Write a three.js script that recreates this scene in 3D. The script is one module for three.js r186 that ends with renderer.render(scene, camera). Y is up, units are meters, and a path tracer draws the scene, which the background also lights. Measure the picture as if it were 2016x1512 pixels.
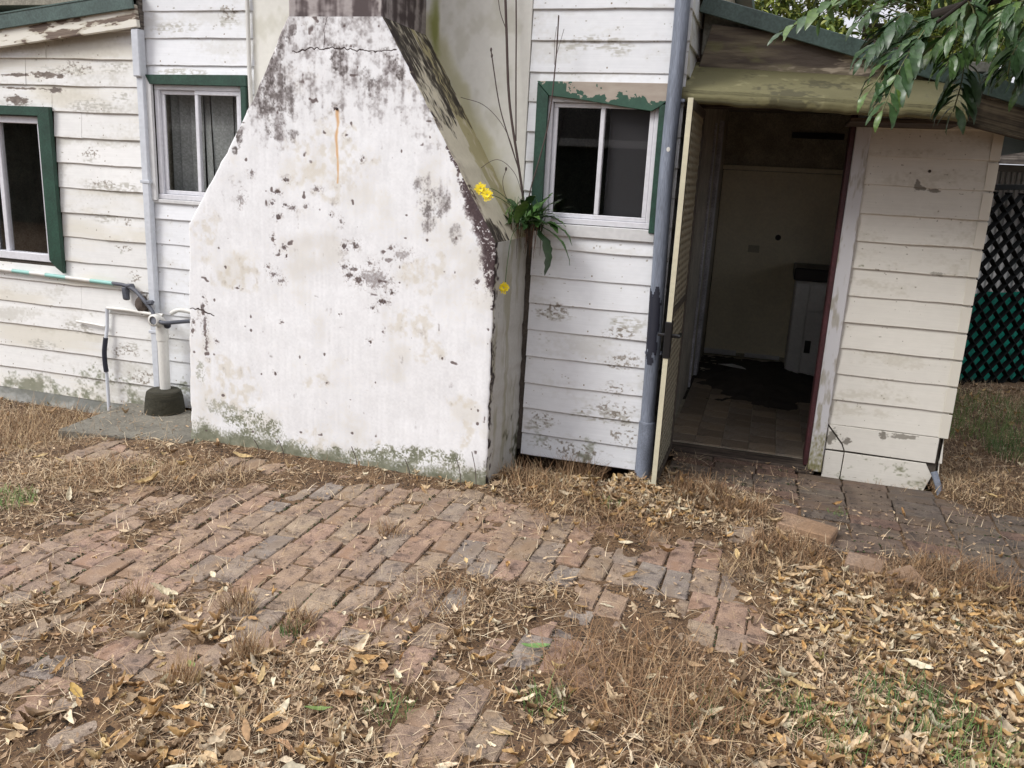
import * as THREE from 'three';
import { mergeGeometries, mergeVertices } from 'three/addons/utils/BufferGeometryUtils.js';

// ---------------------------------------------------------------- camera, sky, sun, exposure
const scene = new THREE.Scene();
const camera = new THREE.PerspectiveCamera(2 * Math.atan(756 / 1650) * 180 / Math.PI, 4 / 3, 0.05, 400);
camera.rotation.order = 'YXZ';
camera.rotation.set(-14.16456 * Math.PI / 180, 16.49676 * Math.PI / 180, 2.93811 * Math.PI / 180);
camera.position.set(0, 1.62, 4.5);
scene.add(camera);

const SUN = new THREE.Vector3(-0.62, 0.8, 0.62).normalize();
{
  const w = 256, h = 128, d = new Float32Array(w * h * 4);
  for (let j = 0; j < h; j++) for (let i = 0; i < w; i++) {
    const el = ((j + 0.5) / h - 0.5) * Math.PI, az = ((i + 0.5) / w - 0.5) * 2 * Math.PI;
    const v = new THREE.Vector3(Math.cos(az) * Math.cos(el), Math.sin(el), Math.sin(az) * Math.cos(el));
    const up = Math.max(0, v.y);
    const glow = Math.pow(Math.max(0, v.dot(SUN)), 3);
    const L = 0.60 + 0.62 * up + 0.75 * glow;
    const k = (j * w + i) * 4;
    d[k] = L * (1.0 + 0.03 * glow); d[k + 1] = L * 1.0; d[k + 2] = L * (1.09 - 0.05 * glow); d[k + 3] = 1;
  }
  const sky = new THREE.DataTexture(d, w, h, THREE.RGBAFormat, THREE.FloatType);
  sky.mapping = THREE.EquirectangularReflectionMapping; sky.magFilter = THREE.LinearFilter; sky.minFilter = THREE.LinearFilter; sky.needsUpdate = true;
  scene.background = sky; scene.environment = sky;
}
const sun = new THREE.DirectionalLight(new THREE.Color(1, 0.98, 0.95), 2.0);
sun.position.copy(SUN).multiplyScalar(20); sun.castShadow = true; sun.shadow.radius = 44; sun.shadow.mapSize.set(2048, 2048);
Object.assign(sun.shadow.camera, { left: -8, right: 8, top: 8, bottom: -8, near: 1, far: 60 });
scene.add(sun, sun.target);
const EXPOSURE = 1.2;

// ---------------------------------------------------------------- helpers
let seed = 12345;
const rnd = () => { seed |= 0; seed = seed + 0x6D2B79F5 | 0; let t = Math.imul(seed ^ seed >>> 15, 1 | seed); t = t + Math.imul(t ^ t >>> 7, 61 | t) ^ t; return ((t ^ t >>> 14) >>> 0) / 4294967296; };
const rr = (a, b) => a + (b - a) * rnd();
const hash = (x, y, s = 0) => { let h = Math.imul(x | 0, 374761393) ^ Math.imul(y | 0, 668265263) ^ Math.imul(s | 0, 974634777); h = Math.imul(h ^ h >>> 13, 1274126177); return ((h ^ h >>> 16) >>> 0) / 4294967296; };
function vn(x, y, s = 0) {
  const xi = Math.floor(x), yi = Math.floor(y); let fx = x - xi, fy = y - yi; fx = fx * fx * (3 - 2 * fx); fy = fy * fy * (3 - 2 * fy);
  const a = hash(xi, yi, s), b = hash(xi + 1, yi, s), c = hash(xi, yi + 1, s), d = hash(xi + 1, yi + 1, s);
  return a + (b - a) * fx + (c - a) * fy + (a - b - c + d) * fx * fy;
}
const fbm = (x, y, s = 0, o = 4) => { let v = 0, a = 0.5, t = 0; for (let i = 0; i < o; i++) { v += a * vn(x, y, s + i * 17); t += a; a *= 0.5; x *= 2.03; y *= 2.03; } return v / t; };
const ss = (a, b, x) => { const t = Math.min(1, Math.max(0, (x - a) / (b - a))); return t * t * (3 - 2 * t); };
const mix3 = (a, b, t) => [a[0] + (b[0] - a[0]) * t, a[1] + (b[1] - a[1]) * t, a[2] + (b[2] - a[2]) * t];
const V = (x, y, z) => new THREE.Vector3(x, y, z);

function tex(w, h, fn, srgb = true, rep = false) {
  const d = new Uint8Array(w * h * 4);
  for (let j = 0; j < h; j++) for (let i = 0; i < w; i++) {
    const c = fn((i + 0.5) / w, (j + 0.5) / h), k = (j * w + i) * 4;
    if (typeof c === 'number') d[k] = d[k + 1] = d[k + 2] = Math.max(0, Math.min(255, c * 255));
    else for (let q = 0; q < 3; q++) d[k + q] = Math.max(0, Math.min(255, c[q] * 255));
    d[k + 3] = 255;
  }
  const t = new THREE.DataTexture(d, w, h); t.magFilter = THREE.LinearFilter; t.minFilter = THREE.LinearMipmapLinearFilter; t.generateMipmaps = true;
  if (srgb) t.colorSpace = THREE.SRGBColorSpace;
  if (rep) t.wrapS = t.wrapT = THREE.RepeatWrapping;
  t.needsUpdate = true; return t;
}
// tileable fbm
const tn = (u, v, f, s) => { const g = (x, y) => vn(((x % f) + f) % f, ((y % f) + f) % f, s); const x = u * f, y = v * f, xi = Math.floor(x), yi = Math.floor(y); let fx = x - xi, fy = y - yi; fx = fx * fx * (3 - 2 * fx); fy = fy * fy * (3 - 2 * fy); const a = g(xi, yi), b = g(xi + 1, yi), c = g(xi, yi + 1), d = g(xi + 1, yi + 1); return a + (b - a) * fx + (c - a) * fy + (a - b - c + d) * fx * fy; };
const tfbm = (u, v, f, s, o = 4) => { let r = 0, a = 0.5, t = 0; for (let i = 0; i < o; i++) { r += a * tn(u, v, f, s + i * 7); t += a; a *= 0.55; f *= 2; } return r / t; };

const std = (color, roughness = 0.8, o = {}) => new THREE.MeshStandardMaterial({ color, roughness, side: THREE.DoubleSide, ...o });
const lin = (r, g, b) => new THREE.Color().setRGB(r, g, b);

const used = {};
function numbered(n) { const k = used[n] = (used[n] ?? -1) + 1; return k ? `${n}_${String(k).padStart(3, '0')}` : n; }
const flat = g => (g.index ? g.toNonIndexed() : g);
function merge(list) {
  list = (Array.isArray(list) ? list : [list]).map(flat);
  for (const g of list) for (const k of Object.keys(g.attributes)) if (!['position', 'normal', 'uv'].includes(k)) g.deleteAttribute(k);
  return list.length > 1 ? mergeGeometries(list) : list[0];
}
function obj(name, geos, mat, parent = scene) {
  const top = parent === scene;
  const m = new THREE.Mesh(merge(geos), mat); m.name = top ? numbered(name) : name; m.castShadow = m.receiveShadow = true; parent.add(m); return m;
}
function tag(o, label, category, group) { o.userData.label = label; o.userData.category = category; if (group) o.userData.group = group; return o; }
function thing(name, label, category, pos = [0, 0, 0], group) {
  const g = new THREE.Group(); g.name = numbered(name); g.position.set(...pos); scene.add(g); return tag(g, label, category, group);
}
const at0 = (m, t) => { m.position.set(-t.position.x, -t.position.y, -t.position.z); return m; };   // world-coordinate geometry under a placed thing
function boxUV(g, s = 1) {
  const p = g.attributes.position, n = g.attributes.normal, uv = new Float32Array(p.count * 2);
  for (let i = 0; i < p.count; i++) {
    const ax = Math.abs(n.getX(i)), ay = Math.abs(n.getY(i)), az = Math.abs(n.getZ(i));
    const [u, v] = ax > ay && ax > az ? [p.getZ(i), p.getY(i)] : ay > az ? [p.getX(i), p.getZ(i)] : [p.getX(i), p.getY(i)];
    uv[2 * i] = u * s; uv[2 * i + 1] = v * s;
  }
  g.setAttribute('uv', new THREE.BufferAttribute(uv, 2)); return g;
}
function triGeo(tris) { // list of [a,b,c] vectors
  const p = new Float32Array(tris.length * 9); let k = 0;
  for (const t of tris) for (const q of t) { p[k++] = q.x; p[k++] = q.y; p[k++] = q.z; }
  const g = new THREE.BufferGeometry(); g.setAttribute('position', new THREE.BufferAttribute(p, 3)); g.computeVertexNormals(); return boxUV(g);
}
// chamfered box, 44 triangles, centre x,y,z; jit roughens the corners
function cbox(w, h, d, x = 0, y = 0, z = 0, b = 0.003, jit = 0) {
  b = Math.min(b, w / 3, h / 3, d / 3);
  const H = [w / 2, h / 2, d / 2], P = {};
  for (const sx of [-1, 1]) for (const sy of [-1, 1]) for (const sz of [-1, 1]) {
    const s = [sx, sy, sz], j = [0, 1, 2].map(() => jit ? (rnd() - 0.5) * jit : 0);
    P[s] = [0, 1, 2].map(a => V(...s.map((q, i) => q * (i === a ? H[i] : H[i] - b) + j[i])));
  }
  const T = []; const add = (...v) => { const n = v[1].clone().sub(v[0]).cross(v[2].clone().sub(v[0])), c = v.reduce((a, q) => a.add(q), V(0, 0, 0)); if (n.dot(c) < 0) v.reverse(); T.push([v[0], v[1], v[2]]); if (v[3]) T.push([v[0], v[2], v[3]]); };
  for (let a = 0; a < 3; a++) for (const s of [-1, 1]) {
    const o = (p, q) => { const r = [0, 0, 0]; r[a] = s; r[(a + 1) % 3] = p; r[(a + 2) % 3] = q; return P[r][a]; };
    add(o(-1, -1), o(1, -1), o(1, 1), o(-1, 1));
  }
  for (let a = 0; a < 3; a++) { const c = (a + 1) % 3, e = (a + 2) % 3; for (const s of [-1, 1]) for (const t of [-1, 1]) { const r0 = [0, 0, 0], r1 = [0, 0, 0]; r0[a] = -1; r1[a] = 1; r0[c] = r1[c] = s; r0[e] = r1[e] = t; add(P[r0][c], P[r1][c], P[r1][e], P[r0][e]); } }
  for (const k in P) add(...P[k]);
  const g = triGeo(T); g.translate(x, y, z); return g;
}
const bar = (x0, x1, y0, y1, z0, z1, b = 0.003) => { const g = cbox(x1 - x0, y1 - y0, z1 - z0, (x0 + x1) / 2, (y0 + y1) / 2, (z0 + z1) / 2, b); return boxUV(g); };
function beam(a, b, w, d, up = V(0, 1, 0), c = 0.003) { // chamfered bar from a to b; w across up, d deep
  const L = a.distanceTo(b), g = cbox(L, w, d, 0, 0, 0, c), X = b.clone().sub(a).normalize(), Z = X.clone().cross(up).normalize(), Y = Z.clone().cross(X);
  g.applyMatrix4(new THREE.Matrix4().makeBasis(X, Y, Z)); const m = a.clone().add(b).multiplyScalar(0.5); g.translate(m.x, m.y, m.z); return g;
}
const tube = (pts, r, seg = 24, rs = 8) => new THREE.TubeGeometry(new THREE.CatmullRomCurve3(pts.map(p => p.isVector3 ? p : V(...p)), false, 'centripetal'), seg, r, rs, false);
const lathe = (pts, n = 24) => new THREE.LatheGeometry(pts.map(p => new THREE.Vector2(...p)), n);
function extr(pts, z0, z1, holes = [], bevel = 0) {
  const s = new THREE.Shape(pts.map(p => new THREE.Vector2(...p)));
  for (const h of holes) s.holes.push(new THREE.Path(h.map(p => new THREE.Vector2(...p))));
  const g = new THREE.ExtrudeGeometry(s, { depth: z1 - z0 - 2 * bevel, bevelEnabled: bevel > 0, bevelSize: bevel, bevelThickness: bevel, bevelOffset: -bevel, bevelSegments: 1 });
  g.translate(0, 0, z0 + bevel); return boxUV(flat(g));
}

// ---------------------------------------------------------------- textures and materials
const blobs = (list, x, y, n) => { let m = 0; for (const [cx, cy, rx, ry, k = 1] of list) { const d = 1 - Math.hypot((x - cx) / rx, (y - cy) / ry); if (d > -0.8) m = Math.max(m, ss(0.0, 0.45, d + (n - 0.5) * 1.5) * k); } return m; };
// bare-wood and mould patches on the house wall [x, y, rx, ry, strength]
const PEEL = [[-4.75, 2.066, 0.13, 0.012], [-4.5, 2.07, 0.16, 0.02], [-4.4, 2.066, 0.05, 0.022], [-4.7, 1.985, 0.2, 0.008], [-4.45, 1.98, 0.07, 0.018], [-4.76, 1.91, 0.1, 0.035]];
const MOTTLE = [[-3.95, 1.19, 0.03, 0.03], [-4.0, 1.02, 0.08, 0.02], [-3.93, 0.83, 0.08, 0.06], [-3.85, 0.7, 0.06, 0.1], [-0.74, 0.8, 0.1, 0.04], [-0.7, 0.64, 0.11, 0.05], [-0.72, 0.49, 0.09, 0.04], [-0.7, 0.36, 0.14, 0.06], [-0.66, 0.22, 0.12, 0.06], [-1.1, 0.88, 0.1, 0.05], [-1.15, 0.24, 0.1, 0.06], [-0.95, 0.1, 0.3, 0.05], [-4.05, 0.33, 0.14, 0.05], [-3.9, 0.18, 0.12, 0.05], [-4.2, 1.6, 0.12, 0.04], [-4.1, 1.42, 0.14, 0.03], [-3.15, 2.42, 0.08, 0.05], [-4.3, 2.1, 0.2, 0.05]];
const GREY = [[-4.35, 2.1, 0.3, 0.03], [-4.0, 2.12, 0.14, 0.05], [-4.15, 1.88, 0.2, 0.05], [-3.95, 1.95, 0.1, 0.04], [-4.2, 1.56, 0.12, 0.03], [-4.1, 1.4, 0.18, 0.03], [-3.95, 1.4, 0.12, 0.05], [-4.15, 1.2, 0.15, 0.05], [-3.5, 2.35, 0.2, 0.04], [-3.15, 2.38, 0.08, 0.05], [-3.5, 2.1, 0.25, 0.03], [-1.0, 2.28, 0.2, 0.04], [-0.85, 2.25, 0.1, 0.05], [-0.7, 0.85, 0.12, 0.05], [-1.1, 0.86, 0.14, 0.04], [-0.8, 0.32, 0.2, 0.05], [-1.15, 0.22, 0.1, 0.06], [-4.4, 0.45, 0.25, 0.05], [-4.0, 0.36, 0.15, 0.05], [-4.7, 0.3, 0.3, 0.05]];
const WX0 = -5.5, WX1 = -0.4, WY0 = -0.2, WY1 = 2.75;
const paintTex = tex(2048, 1184, (u, v) => {
  const x = WX0 + (WX1 - WX0) * u, y = WY0 + (WY1 - WY0) * v;
  const left = x < -3.76, pit = left ? 0.158 : 0.1525, off = left ? 0.112 : 0.155, q = (y - off) / pit, row = Math.floor(q), f = q - row;
  const n = fbm(x * 9, y * 16, 3), st = fbm(x * 2.2, y * 9 + row * 5.3, 11), g = vn(x * 5, y * 240, 5), sp = fbm(x * 55, y * 70, 21, 2);
  let c = left ? [0.878, 0.878, 0.866] : [0.88, 0.888, 0.896];
  const t = (hash(row, left ? 1 : x < -2 ? 2 : 3, 8) - 0.5) * 0.03 + (g - 0.5) * 0.022 + (fbm(x * 30, y * 40, 77, 2) - 0.5) * 0.03; c = c.map(k => k + t);
  c = mix3(c, [0.73, 0.72, 0.68], ss(0.46, 0.78, st + (sp - 0.5) * 0.25 + (n - 0.5) * 0.2) * (left ? 0.62 : 0.36));
  if (left) c = mix3(c, [0.80, 0.775, 0.70], ss(0.5, 0.75, fbm(x * 1.6, y * 5 + row * 2.1, 13) + (g - 0.5) * 0.1) * 0.5);
  c = mix3(c, [0.66, 0.65, 0.61], blobs(GREY, x, y, n * 0.5 + st * 0.5) * ss(0.38, 0.68, sp * 0.6 + vn(x * 30, y * 200, 19) * 0.4) * 0.75);
  // dirt held on the lower edges of the boards, broken up
  c = mix3(c, [0.47, 0.42, 0.34], ss(0.6, 0.85, fbm(x * 16, row * 3.7, 31, 3)) * ss(0.55, 0.35, f * 9 + sp) * 0.7);
  // algae and splashed soil near the ground, with its own patchy outline
  const low = ss(0.70, 0.92, fbm(x * 7, y * 7, 41) * 0.7 + sp * 0.25 + Math.max(0, 0.33 - y + (left ? -0.05 : 0)) * 0.9); c = mix3(c, mix3([0.50, 0.50, 0.43], [0.36, 0.38, 0.29], vn(x * 20, y * 20, 4)), low * 0.8);
  if (left && y < -0.04) c = mix3(c, [0.44, 0.45, 0.43], 0.55 + 0.35 * ss(0.3, 0.6, n));
  c = mix3(c, mix3([0.50, 0.46, 0.42], [0.36, 0.32, 0.29], vn(x * 40, y * 90, 9)), blobs(PEEL, x, y, fbm(x * 44, y * 110, 27, 3)));
  c = mix3(c, mix3([0.52, 0.49, 0.45], [0.42, 0.38, 0.33], vn(x * 70, y * 90, 29)), blobs(MOTTLE, x, y, 0.5 + (n - 0.5) * 0.8) * ss(0.5, 0.72, fbm(x * 75, y * 100, 25, 3)) * 0.8);
  if (sp > 0.87) c = mix3(c, [0.5, 0.47, 0.42], ss(0.87, 0.92, sp) * 0.7);
  const hx = x * 2.2, nx = Math.round(hx) / 2.2; if (Math.hypot(x - nx, (f - 0.16) * pit) < 0.004) c = [0.5, 0.45, 0.38];
  return c;
});
const RX0 = 0.3, RX1 = 1.15, RY0 = -0.05, RY1 = 2.2;
const creamTex = tex(640, 1690, (u, v) => {
  const x = RX0 + (RX1 - RX0) * u, y = RY0 + (RY1 - RY0) * v, q = (y + 0.013) / 0.151, row = Math.floor(q), f = q - row;
  const n = fbm(x * 12, y * 16, 203), sp = fbm(x * 60, y * 75, 221, 2), g = vn(x * 6, y * 240, 205);
  let c = [0.86, 0.845, 0.805]; const t = (hash(row, 4, 8) - 0.5) * 0.02 + (g - 0.5) * 0.02 + (fbm(x * 30, y * 40, 277, 2) - 0.5) * 0.025; c = c.map(k => k + t);
  c = mix3(c, [0.66, 0.63, 0.55], ss(0.6, 0.85, fbm(x * 3, y * 10 + row * 5, 211) + (sp - 0.5) * 0.3) * 0.3);
  c = mix3(c, [0.42, 0.38, 0.31], ss(0.5, 0.8, fbm(x * 18, row * 3.7, 231, 3)) * ss(0.5, 0.3, f * 9 + sp) * 0.7);
  c = mix3(c, [0.40, 0.41, 0.30], ss(0.72, 0.9, fbm(x * 8, y * 9, 241) * 0.65 + sp * 0.3 + Math.max(0, 0.28 - y) * 0.8) * 0.75);
  c = mix3(c, [0.52, 0.50, 0.46], blobs([[0.715, 1.648, 0.03, 0.016], [0.708, 1.668, 0.013, 0.03], [0.74, 1.645, 0.02, 0.02], [0.79, 1.637, 0.04, 0.011], [0.88, 1.2, 0.05, 0.014, 0.7], [0.47, 0.215, 0.03, 0.05], [0.55, 0.2, 0.03, 0.03], [0.74, 0.26, 0.02, 0.03], [0.85, 0.27, 0.1, 0.015, 0.8]], x, y, fbm(x * 50, y * 70, 251, 3)));
  if (Math.hypot(x - 0.757, y - 1.735) < 0.008) c = [0.2, 0.15, 0.12];
  if (sp > 0.89) c = mix3(c, [0.45, 0.42, 0.36], 0.6);
  return c;
});
// chimney atlas in metres: u = x + 3.15 on the front, 1.95.. on the right flank, negative on the left flank
const DARK = [[-2.179, 2.163, .05, .03], [-2.148, 2.111, .06, .05], [-2.132, 2.079, .04, .045], [-2.079, 2.18, .04, .012, .8], [-1.881, 2.153, .05, .03], [-1.851, 2.12, .04, .055], [-1.813, 2.07, .03, .05], [-2.001, 2.035, .04, .06, .7], [-1.955, 1.99, .04, .06, .7], [-1.902, 2.03, .03, .05, .6], [-2.399, 2.251, .03, .03, .8], [-2.463, 2.227, .05, .06, .8], [-2.51, 2.12, .06, .12], [-2.56, 2.04, .05, .12], [-2.5, 1.97, .07, .16, .9], [-2.52, 1.85, .08, .12, .75], [-2.44, 1.92, .05, .09, .7], [-2.6, 1.95, .05, .12, .9], [-2.514, 1.764, .06, .05, .7], [-2.43, 1.755, .06, .025, .6], [-2.73, 1.74, .025, .07], [-2.76, 1.66, .02, .03], [-1.3, 1.27, .03, .12], [-1.34, 1.36, .035, .1], [-1.38, 1.43, .035, .08], [-1.42, 1.49, .025, .05, .9], [-1.3, 1.1, .018, .08, .9], [-1.32, 1.3, .05, .09], [-1.36, 1.38, .05, .09], [-1.41, 1.47, .04, .07], [-1.305, 1.2, .025, .1], [-1.62, 1.45, .09, .1, .75], [-1.64, 1.36, .05, .06, .65], [-1.5, 1.31, .04, .06, .5], [-1.7, 1.53, .07, .05, .6]];
const SPOT = [[-2.454, 1.523, .02, .012], [-2.511, 1.458, .026, .013], [-2.734, 1.411, .025, .04, .5], [-2.538, 1.399, .015, .012], [-2.463, 1.394, .02, .011], [-2.419, 1.381, .03, .012, .8], [-2.345, 1.391, .03, .012, .7], [-2.28, 1.484, .02, .016, .8], [-2.51, 1.329, .019, .019], [-2.194, 1.36, .007, .008], [-2.133, 1.329, .01, .02, .7], [-2.542, 1.21, .012, .02, .8], [-2.473, 1.171, .016, .022, .9], [-2.512, 1.13, .02, .012, .8], [-2.461, 1.125, .01, .012], [-2.578, 1.058, .012, .01, .7], [-2.54, 1.021, .03, .025, .8], [-2.5, .99, .03, .015, .6], [-2.115, 1.203, .022, .018], [-2.055, 1.212, .025, .02, .9], [-2.115, 1.095, .03, .02, .9], [-2.061, 1.088, .03, .014, .8], [-2.085, 1.054, .03, .02, .9], [-2.031, 1.036, .03, .02, .9], [-1.855, 1.211, .018, .014, .8], [-1.866, 1.152, .04, .016, .6], [-1.785, 1.185, .06, .03, .4], [-1.971, 1.128, .02, .014, .7], [-1.95, 1.05, .12, .06, .45], [-1.845, .985, .018, .014], [-1.898, .933, .028, .016], [-1.951, .896, .022, .018, .9], [-2.771, .928, .016, .008], [-2.996, .859, .011, .014], [-3, .79, .016, .06], [-2.99, .7, .012, .08, .8], [-2.985, .58, .011, .06, .8], [-3.065, .713, .012, .02, .8], [-3.074, .658, .012, .02, .8], [-2.918, .615, .012, .01, .8], [-2.539, .472, .014, .018], [-2.494, .766, .008, .006], [-2.146, .844, .008, .006], [-1.962, .711, .012, .012], [-1.552, .672, .009, .006], [-2.222, .457, .007, .005], [-1.375, 1.081, .014, .014, .8], [-1.32, 1.076, .02, .018], [-2.17, 1.884, .012, .01], [-2.1, 1.76, .014, .01, .8], [-2.66, 1.55, .02, .02, .7], [-2.02, 1.64, .01, .01, .6]];
const SPOTH = SPOT.map(([x, y, a, b, k = 1]) => [x, y, a * 1.7 + 0.008, b * 1.7 + 0.008, k * 0.8]);
const MOSS = [[-2.79, .16, .1, .05], [-2.68, .2, .1, .06], [-2.6, .15, .1, .07], [-2.72, .09, .1, .06], [-2.85, .2, .08, .06, .7], [-2.54, .01, .09, .06], [-2.64, .04, .08, .05], [-2.92, .23, .1, .06, .5], [-2.166, .064, .07, .04], [-2.025, .067, .08, .05], [-1.95, .04, .14, .07], [-1.862, .1, .09, .06], [-1.68, .12, .15, .06], [-1.58, .14, .08, .045], [-1.475, .11, .1, .07], [-2.4, .05, .12, .05], [-1.73, 0, .14, .05], [-1.55, 0, .12, .06], [-1.38, .02, .1, .06], [-2.25, -.03, .2, .04], [-3.03, .42, .04, .08, .5]];
const TAN = [[-2.3, .45, .09, .06], [-1.43, .45, .09, .04], [-1.4, .3, .05, .1], [-1.61, .69, .13, .08], [-2.9, .45, .15, .12], [-2.75, 1.0, .18, .12], [-1.65, 1.1, .15, .12], [-1.9, .13, .03, .05], [-2.8, .38, .2, .14], [-2.85, .28, .2, .12], [-2.3, .1, .2, .1], [-1.7, .85, .15, .1], [-2.95, 1.2, .1, .15], [-2.2, 1.65, .25, .2]];
const CHW = 3.2, CHH = 2.75, CU0 = -0.65, CV0 = -0.1;
const CRH = [[-2.408, 2.148], [-2.305, 2.166], [-2.226, 2.166], [-2.148, 2.17], [-2.071, 2.164], [-2.01, 2.158], [-1.941, 2.159], [-1.844, 2.166]], CRV = [[-2.209, 2.322], [-2.225, 2.248], [-2.227, 2.176]], CRL = [[-3.1, 0.785], [-3.03, 0.79], [-2.97, 0.775], [-2.93, 0.762]];
const segD = (px, py, L) => { let d = 9; for (let i = 0; i + 1 < L.length; i++) { const [ax, ay] = L[i], [bx, by] = L[i + 1], vx = bx - ax, vy = by - ay, t = Math.max(0, Math.min(1, ((px - ax) * vx + (py - ay) * vy) / (vx * vx + vy * vy))); d = Math.min(d, Math.hypot(px - ax - vx * t, py - ay - vy * t)); } return d; };
const renderTex = tex(1664, 1430, (u, v) => {
  const a = CU0 + CHW * u, y = CV0 + CHH * v;
  const n = fbm(a * 14, y * 14, 303), n2 = fbm(a * 34, y * 30, 313, 3), fi = fbm(a * 90, y * 90, 323, 2), str = fbm(a * 46, y * 4, 333, 3);
  if (a < 1.92) {                                              // front face (and left flank)
    const x = a - 3.15;
    let c = [0.895, 0.898, 0.90]; const t = (fi - 0.5) * 0.05 + (vn(a * 70, y * 8, 6) - 0.5) * 0.03; c = c.map(k => k + t);
    c = mix3(c, [0.80, 0.78, 0.73], ss(0.52, 0.78, fbm(x * 5, y * 5, 343) + (fi - 0.5) * 0.2) * 0.42);
    c = mix3(c, [0.77, 0.73, 0.64], blobs(TAN, x, y, n) * ss(0.35, 0.7, n2) * 0.4);
    // upper grey mould washed down in vertical streaks
    const topm = ss(1.6, 2.05, y) * 0.2 + ss(-2.2, -2.6, x) * ss(1.6, 1.8, y) * 0.1;
    c = mix3(c, mix3([0.66, 0.64, 0.635], [0.42, 0.39, 0.385], ss(0.3, 0.7, n2 * 0.6 + fi * 0.4)), ss(0.56, 0.86, str * 0.24 + n * 0.3 + n2 * 0.22 + fi * 0.16 + topm) * 0.75);
    const n3 = fbm(a * 130, y * 120, 317, 3), dk = blobs(DARK, x, y, n * 0.25 + n2 * 0.3 + str * 0.15 + n3 * 0.3);
    c = mix3(c, [0.56, 0.53, 0.535], blobs(DARK, x, y, n * 0.6 + str * 0.4) * ss(0.3, 0.75, str * 0.5 + n2 * 0.5) * 0.7);
    c = mix3(c, mix3([0.21, 0.185, 0.175], [0.48, 0.455, 0.44], fbm(x * 50, y * 40, 8, 3)), dk * (0.3 + 0.7 * ss(0.4, 0.68, n3 * 0.5 + str * 0.2 + n2 * 0.3)) * ss(0.26, 0.62, n3 * 0.5 + n2 * 0.5) * 0.88);
    const sp0 = blobs(SPOT, x, y, n3 * 0.55 + n2 * 0.55 - 0.13), sh = blobs(SPOTH, x, y, n2 * 0.7 + n3 * 0.3);
    c = mix3(c, [0.62, 0.585, 0.56], sh * ss(0.45, 0.75, n3 * 0.6 + n2 * 0.4) * 0.5);
    c = mix3(c, [0.30, 0.25, 0.245], sh * ss(0.66, 0.8, fbm(a * 110, y * 110, 329, 2)) * 0.7);
    c = mix3(c, mix3([0.17, 0.125, 0.13], [0.38, 0.33, 0.31], ss(0.35, 0.7, n3)), sp0 * (0.55 + 0.45 * ss(0.35, 0.6, n3)));
    { const e = segD(x, y, [[-1.55, 1.72], [-1.289, 1.281], [-1.284, 0.95]]), w = 0.075 * ss(1.62, 1.42, y) * ss(0.98, 1.2, y) + 0.012; c = mix3(c, mix3([0.17, 0.12, 0.13], [0.33, 0.27, 0.27], n3), ss(w, w * 0.55, e + (n2 - 0.5) * 0.06 + (n3 - 0.5) * 0.035) * ss(0.25, 0.42, n3 * 0.6 + n2 * 0.4) * 0.95); }
    if (y < 0.5) c = mix3(c, mix3([0.34, 0.355, 0.27], [0.53, 0.53, 0.45], fbm(x * 40, y * 40, 12, 3)), Math.max(blobs(MOSS, x, y, n2 * 0.35 + n * 0.3 + n3 * 0.35) * ss(0.34, 0.6, n3 * 0.6 + n2 * 0.4), ss(0.66, 0.92, n * 0.4 + n3 * 0.3 + Math.max(0, 0.19 - y + 0.05 * (vn(x * 4, 1, 55) - 0.5)) * 3.6)) * 0.9);
    const s = fbm(x * 26, y * 26, 353, 2); if (s > 0.84) c = mix3(c, [0.33, 0.28, 0.27], ss(0.84, 0.9, s) * 0.8);
    const w = (vn(x * 60, y * 60, 14) - 0.5) * 0.016, w2 = (vn(x * 60, y * 60, 15) - 0.5) * 0.016;
    if (Math.min(segD(x + w, y + w2, CRH), segD(x + w, y + w2, CRL)) < 0.0028 || segD(x + w, y + w2, CRV) < 0.002) c = [0.2, 0.16, 0.15];
    const ry = 1.88 - y, rx = Math.abs(x + 2.158 - ry * 0.008 - (vn(y * 16, 1, 61) - 0.5) * 0.012) * (1 + ry * 2);  // rust run from an iron fixing
    if (ry > 0 && ry < 0.36) c = mix3(c, [0.80, 0.60, 0.39], ss(0.016, 0.0, rx + (n2 - 0.5) * 0.012) * ss(0.15, 0.6, fbm(x * 200, y * 14, 339, 3) + 0.5 - ry) * 0.8);
    return c;
  }
  // right flank and shoulder
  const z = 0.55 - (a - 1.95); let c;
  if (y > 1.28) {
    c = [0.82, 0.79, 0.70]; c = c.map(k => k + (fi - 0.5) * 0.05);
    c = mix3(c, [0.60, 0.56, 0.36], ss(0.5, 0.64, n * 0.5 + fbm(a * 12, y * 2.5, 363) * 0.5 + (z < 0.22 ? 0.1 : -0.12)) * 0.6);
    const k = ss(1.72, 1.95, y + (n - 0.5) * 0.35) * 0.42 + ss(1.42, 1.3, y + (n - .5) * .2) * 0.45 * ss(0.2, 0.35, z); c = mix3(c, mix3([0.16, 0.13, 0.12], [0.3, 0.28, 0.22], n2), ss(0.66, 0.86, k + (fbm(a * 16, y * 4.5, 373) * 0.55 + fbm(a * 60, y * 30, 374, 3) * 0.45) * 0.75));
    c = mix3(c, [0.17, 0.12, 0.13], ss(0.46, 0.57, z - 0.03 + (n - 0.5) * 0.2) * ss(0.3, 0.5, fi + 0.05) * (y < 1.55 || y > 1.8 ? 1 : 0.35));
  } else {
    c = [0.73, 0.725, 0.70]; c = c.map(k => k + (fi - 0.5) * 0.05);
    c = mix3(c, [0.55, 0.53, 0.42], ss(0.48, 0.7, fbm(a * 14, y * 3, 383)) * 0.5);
    c = mix3(c, [0.24, 0.24, 0.15], ss(0.62, 0.8, n * 0.6 + (z < 0.3 ? 0.08 : -0.06) + Math.max(0, 0.55 - y) * 0.5) * 0.85);
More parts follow.
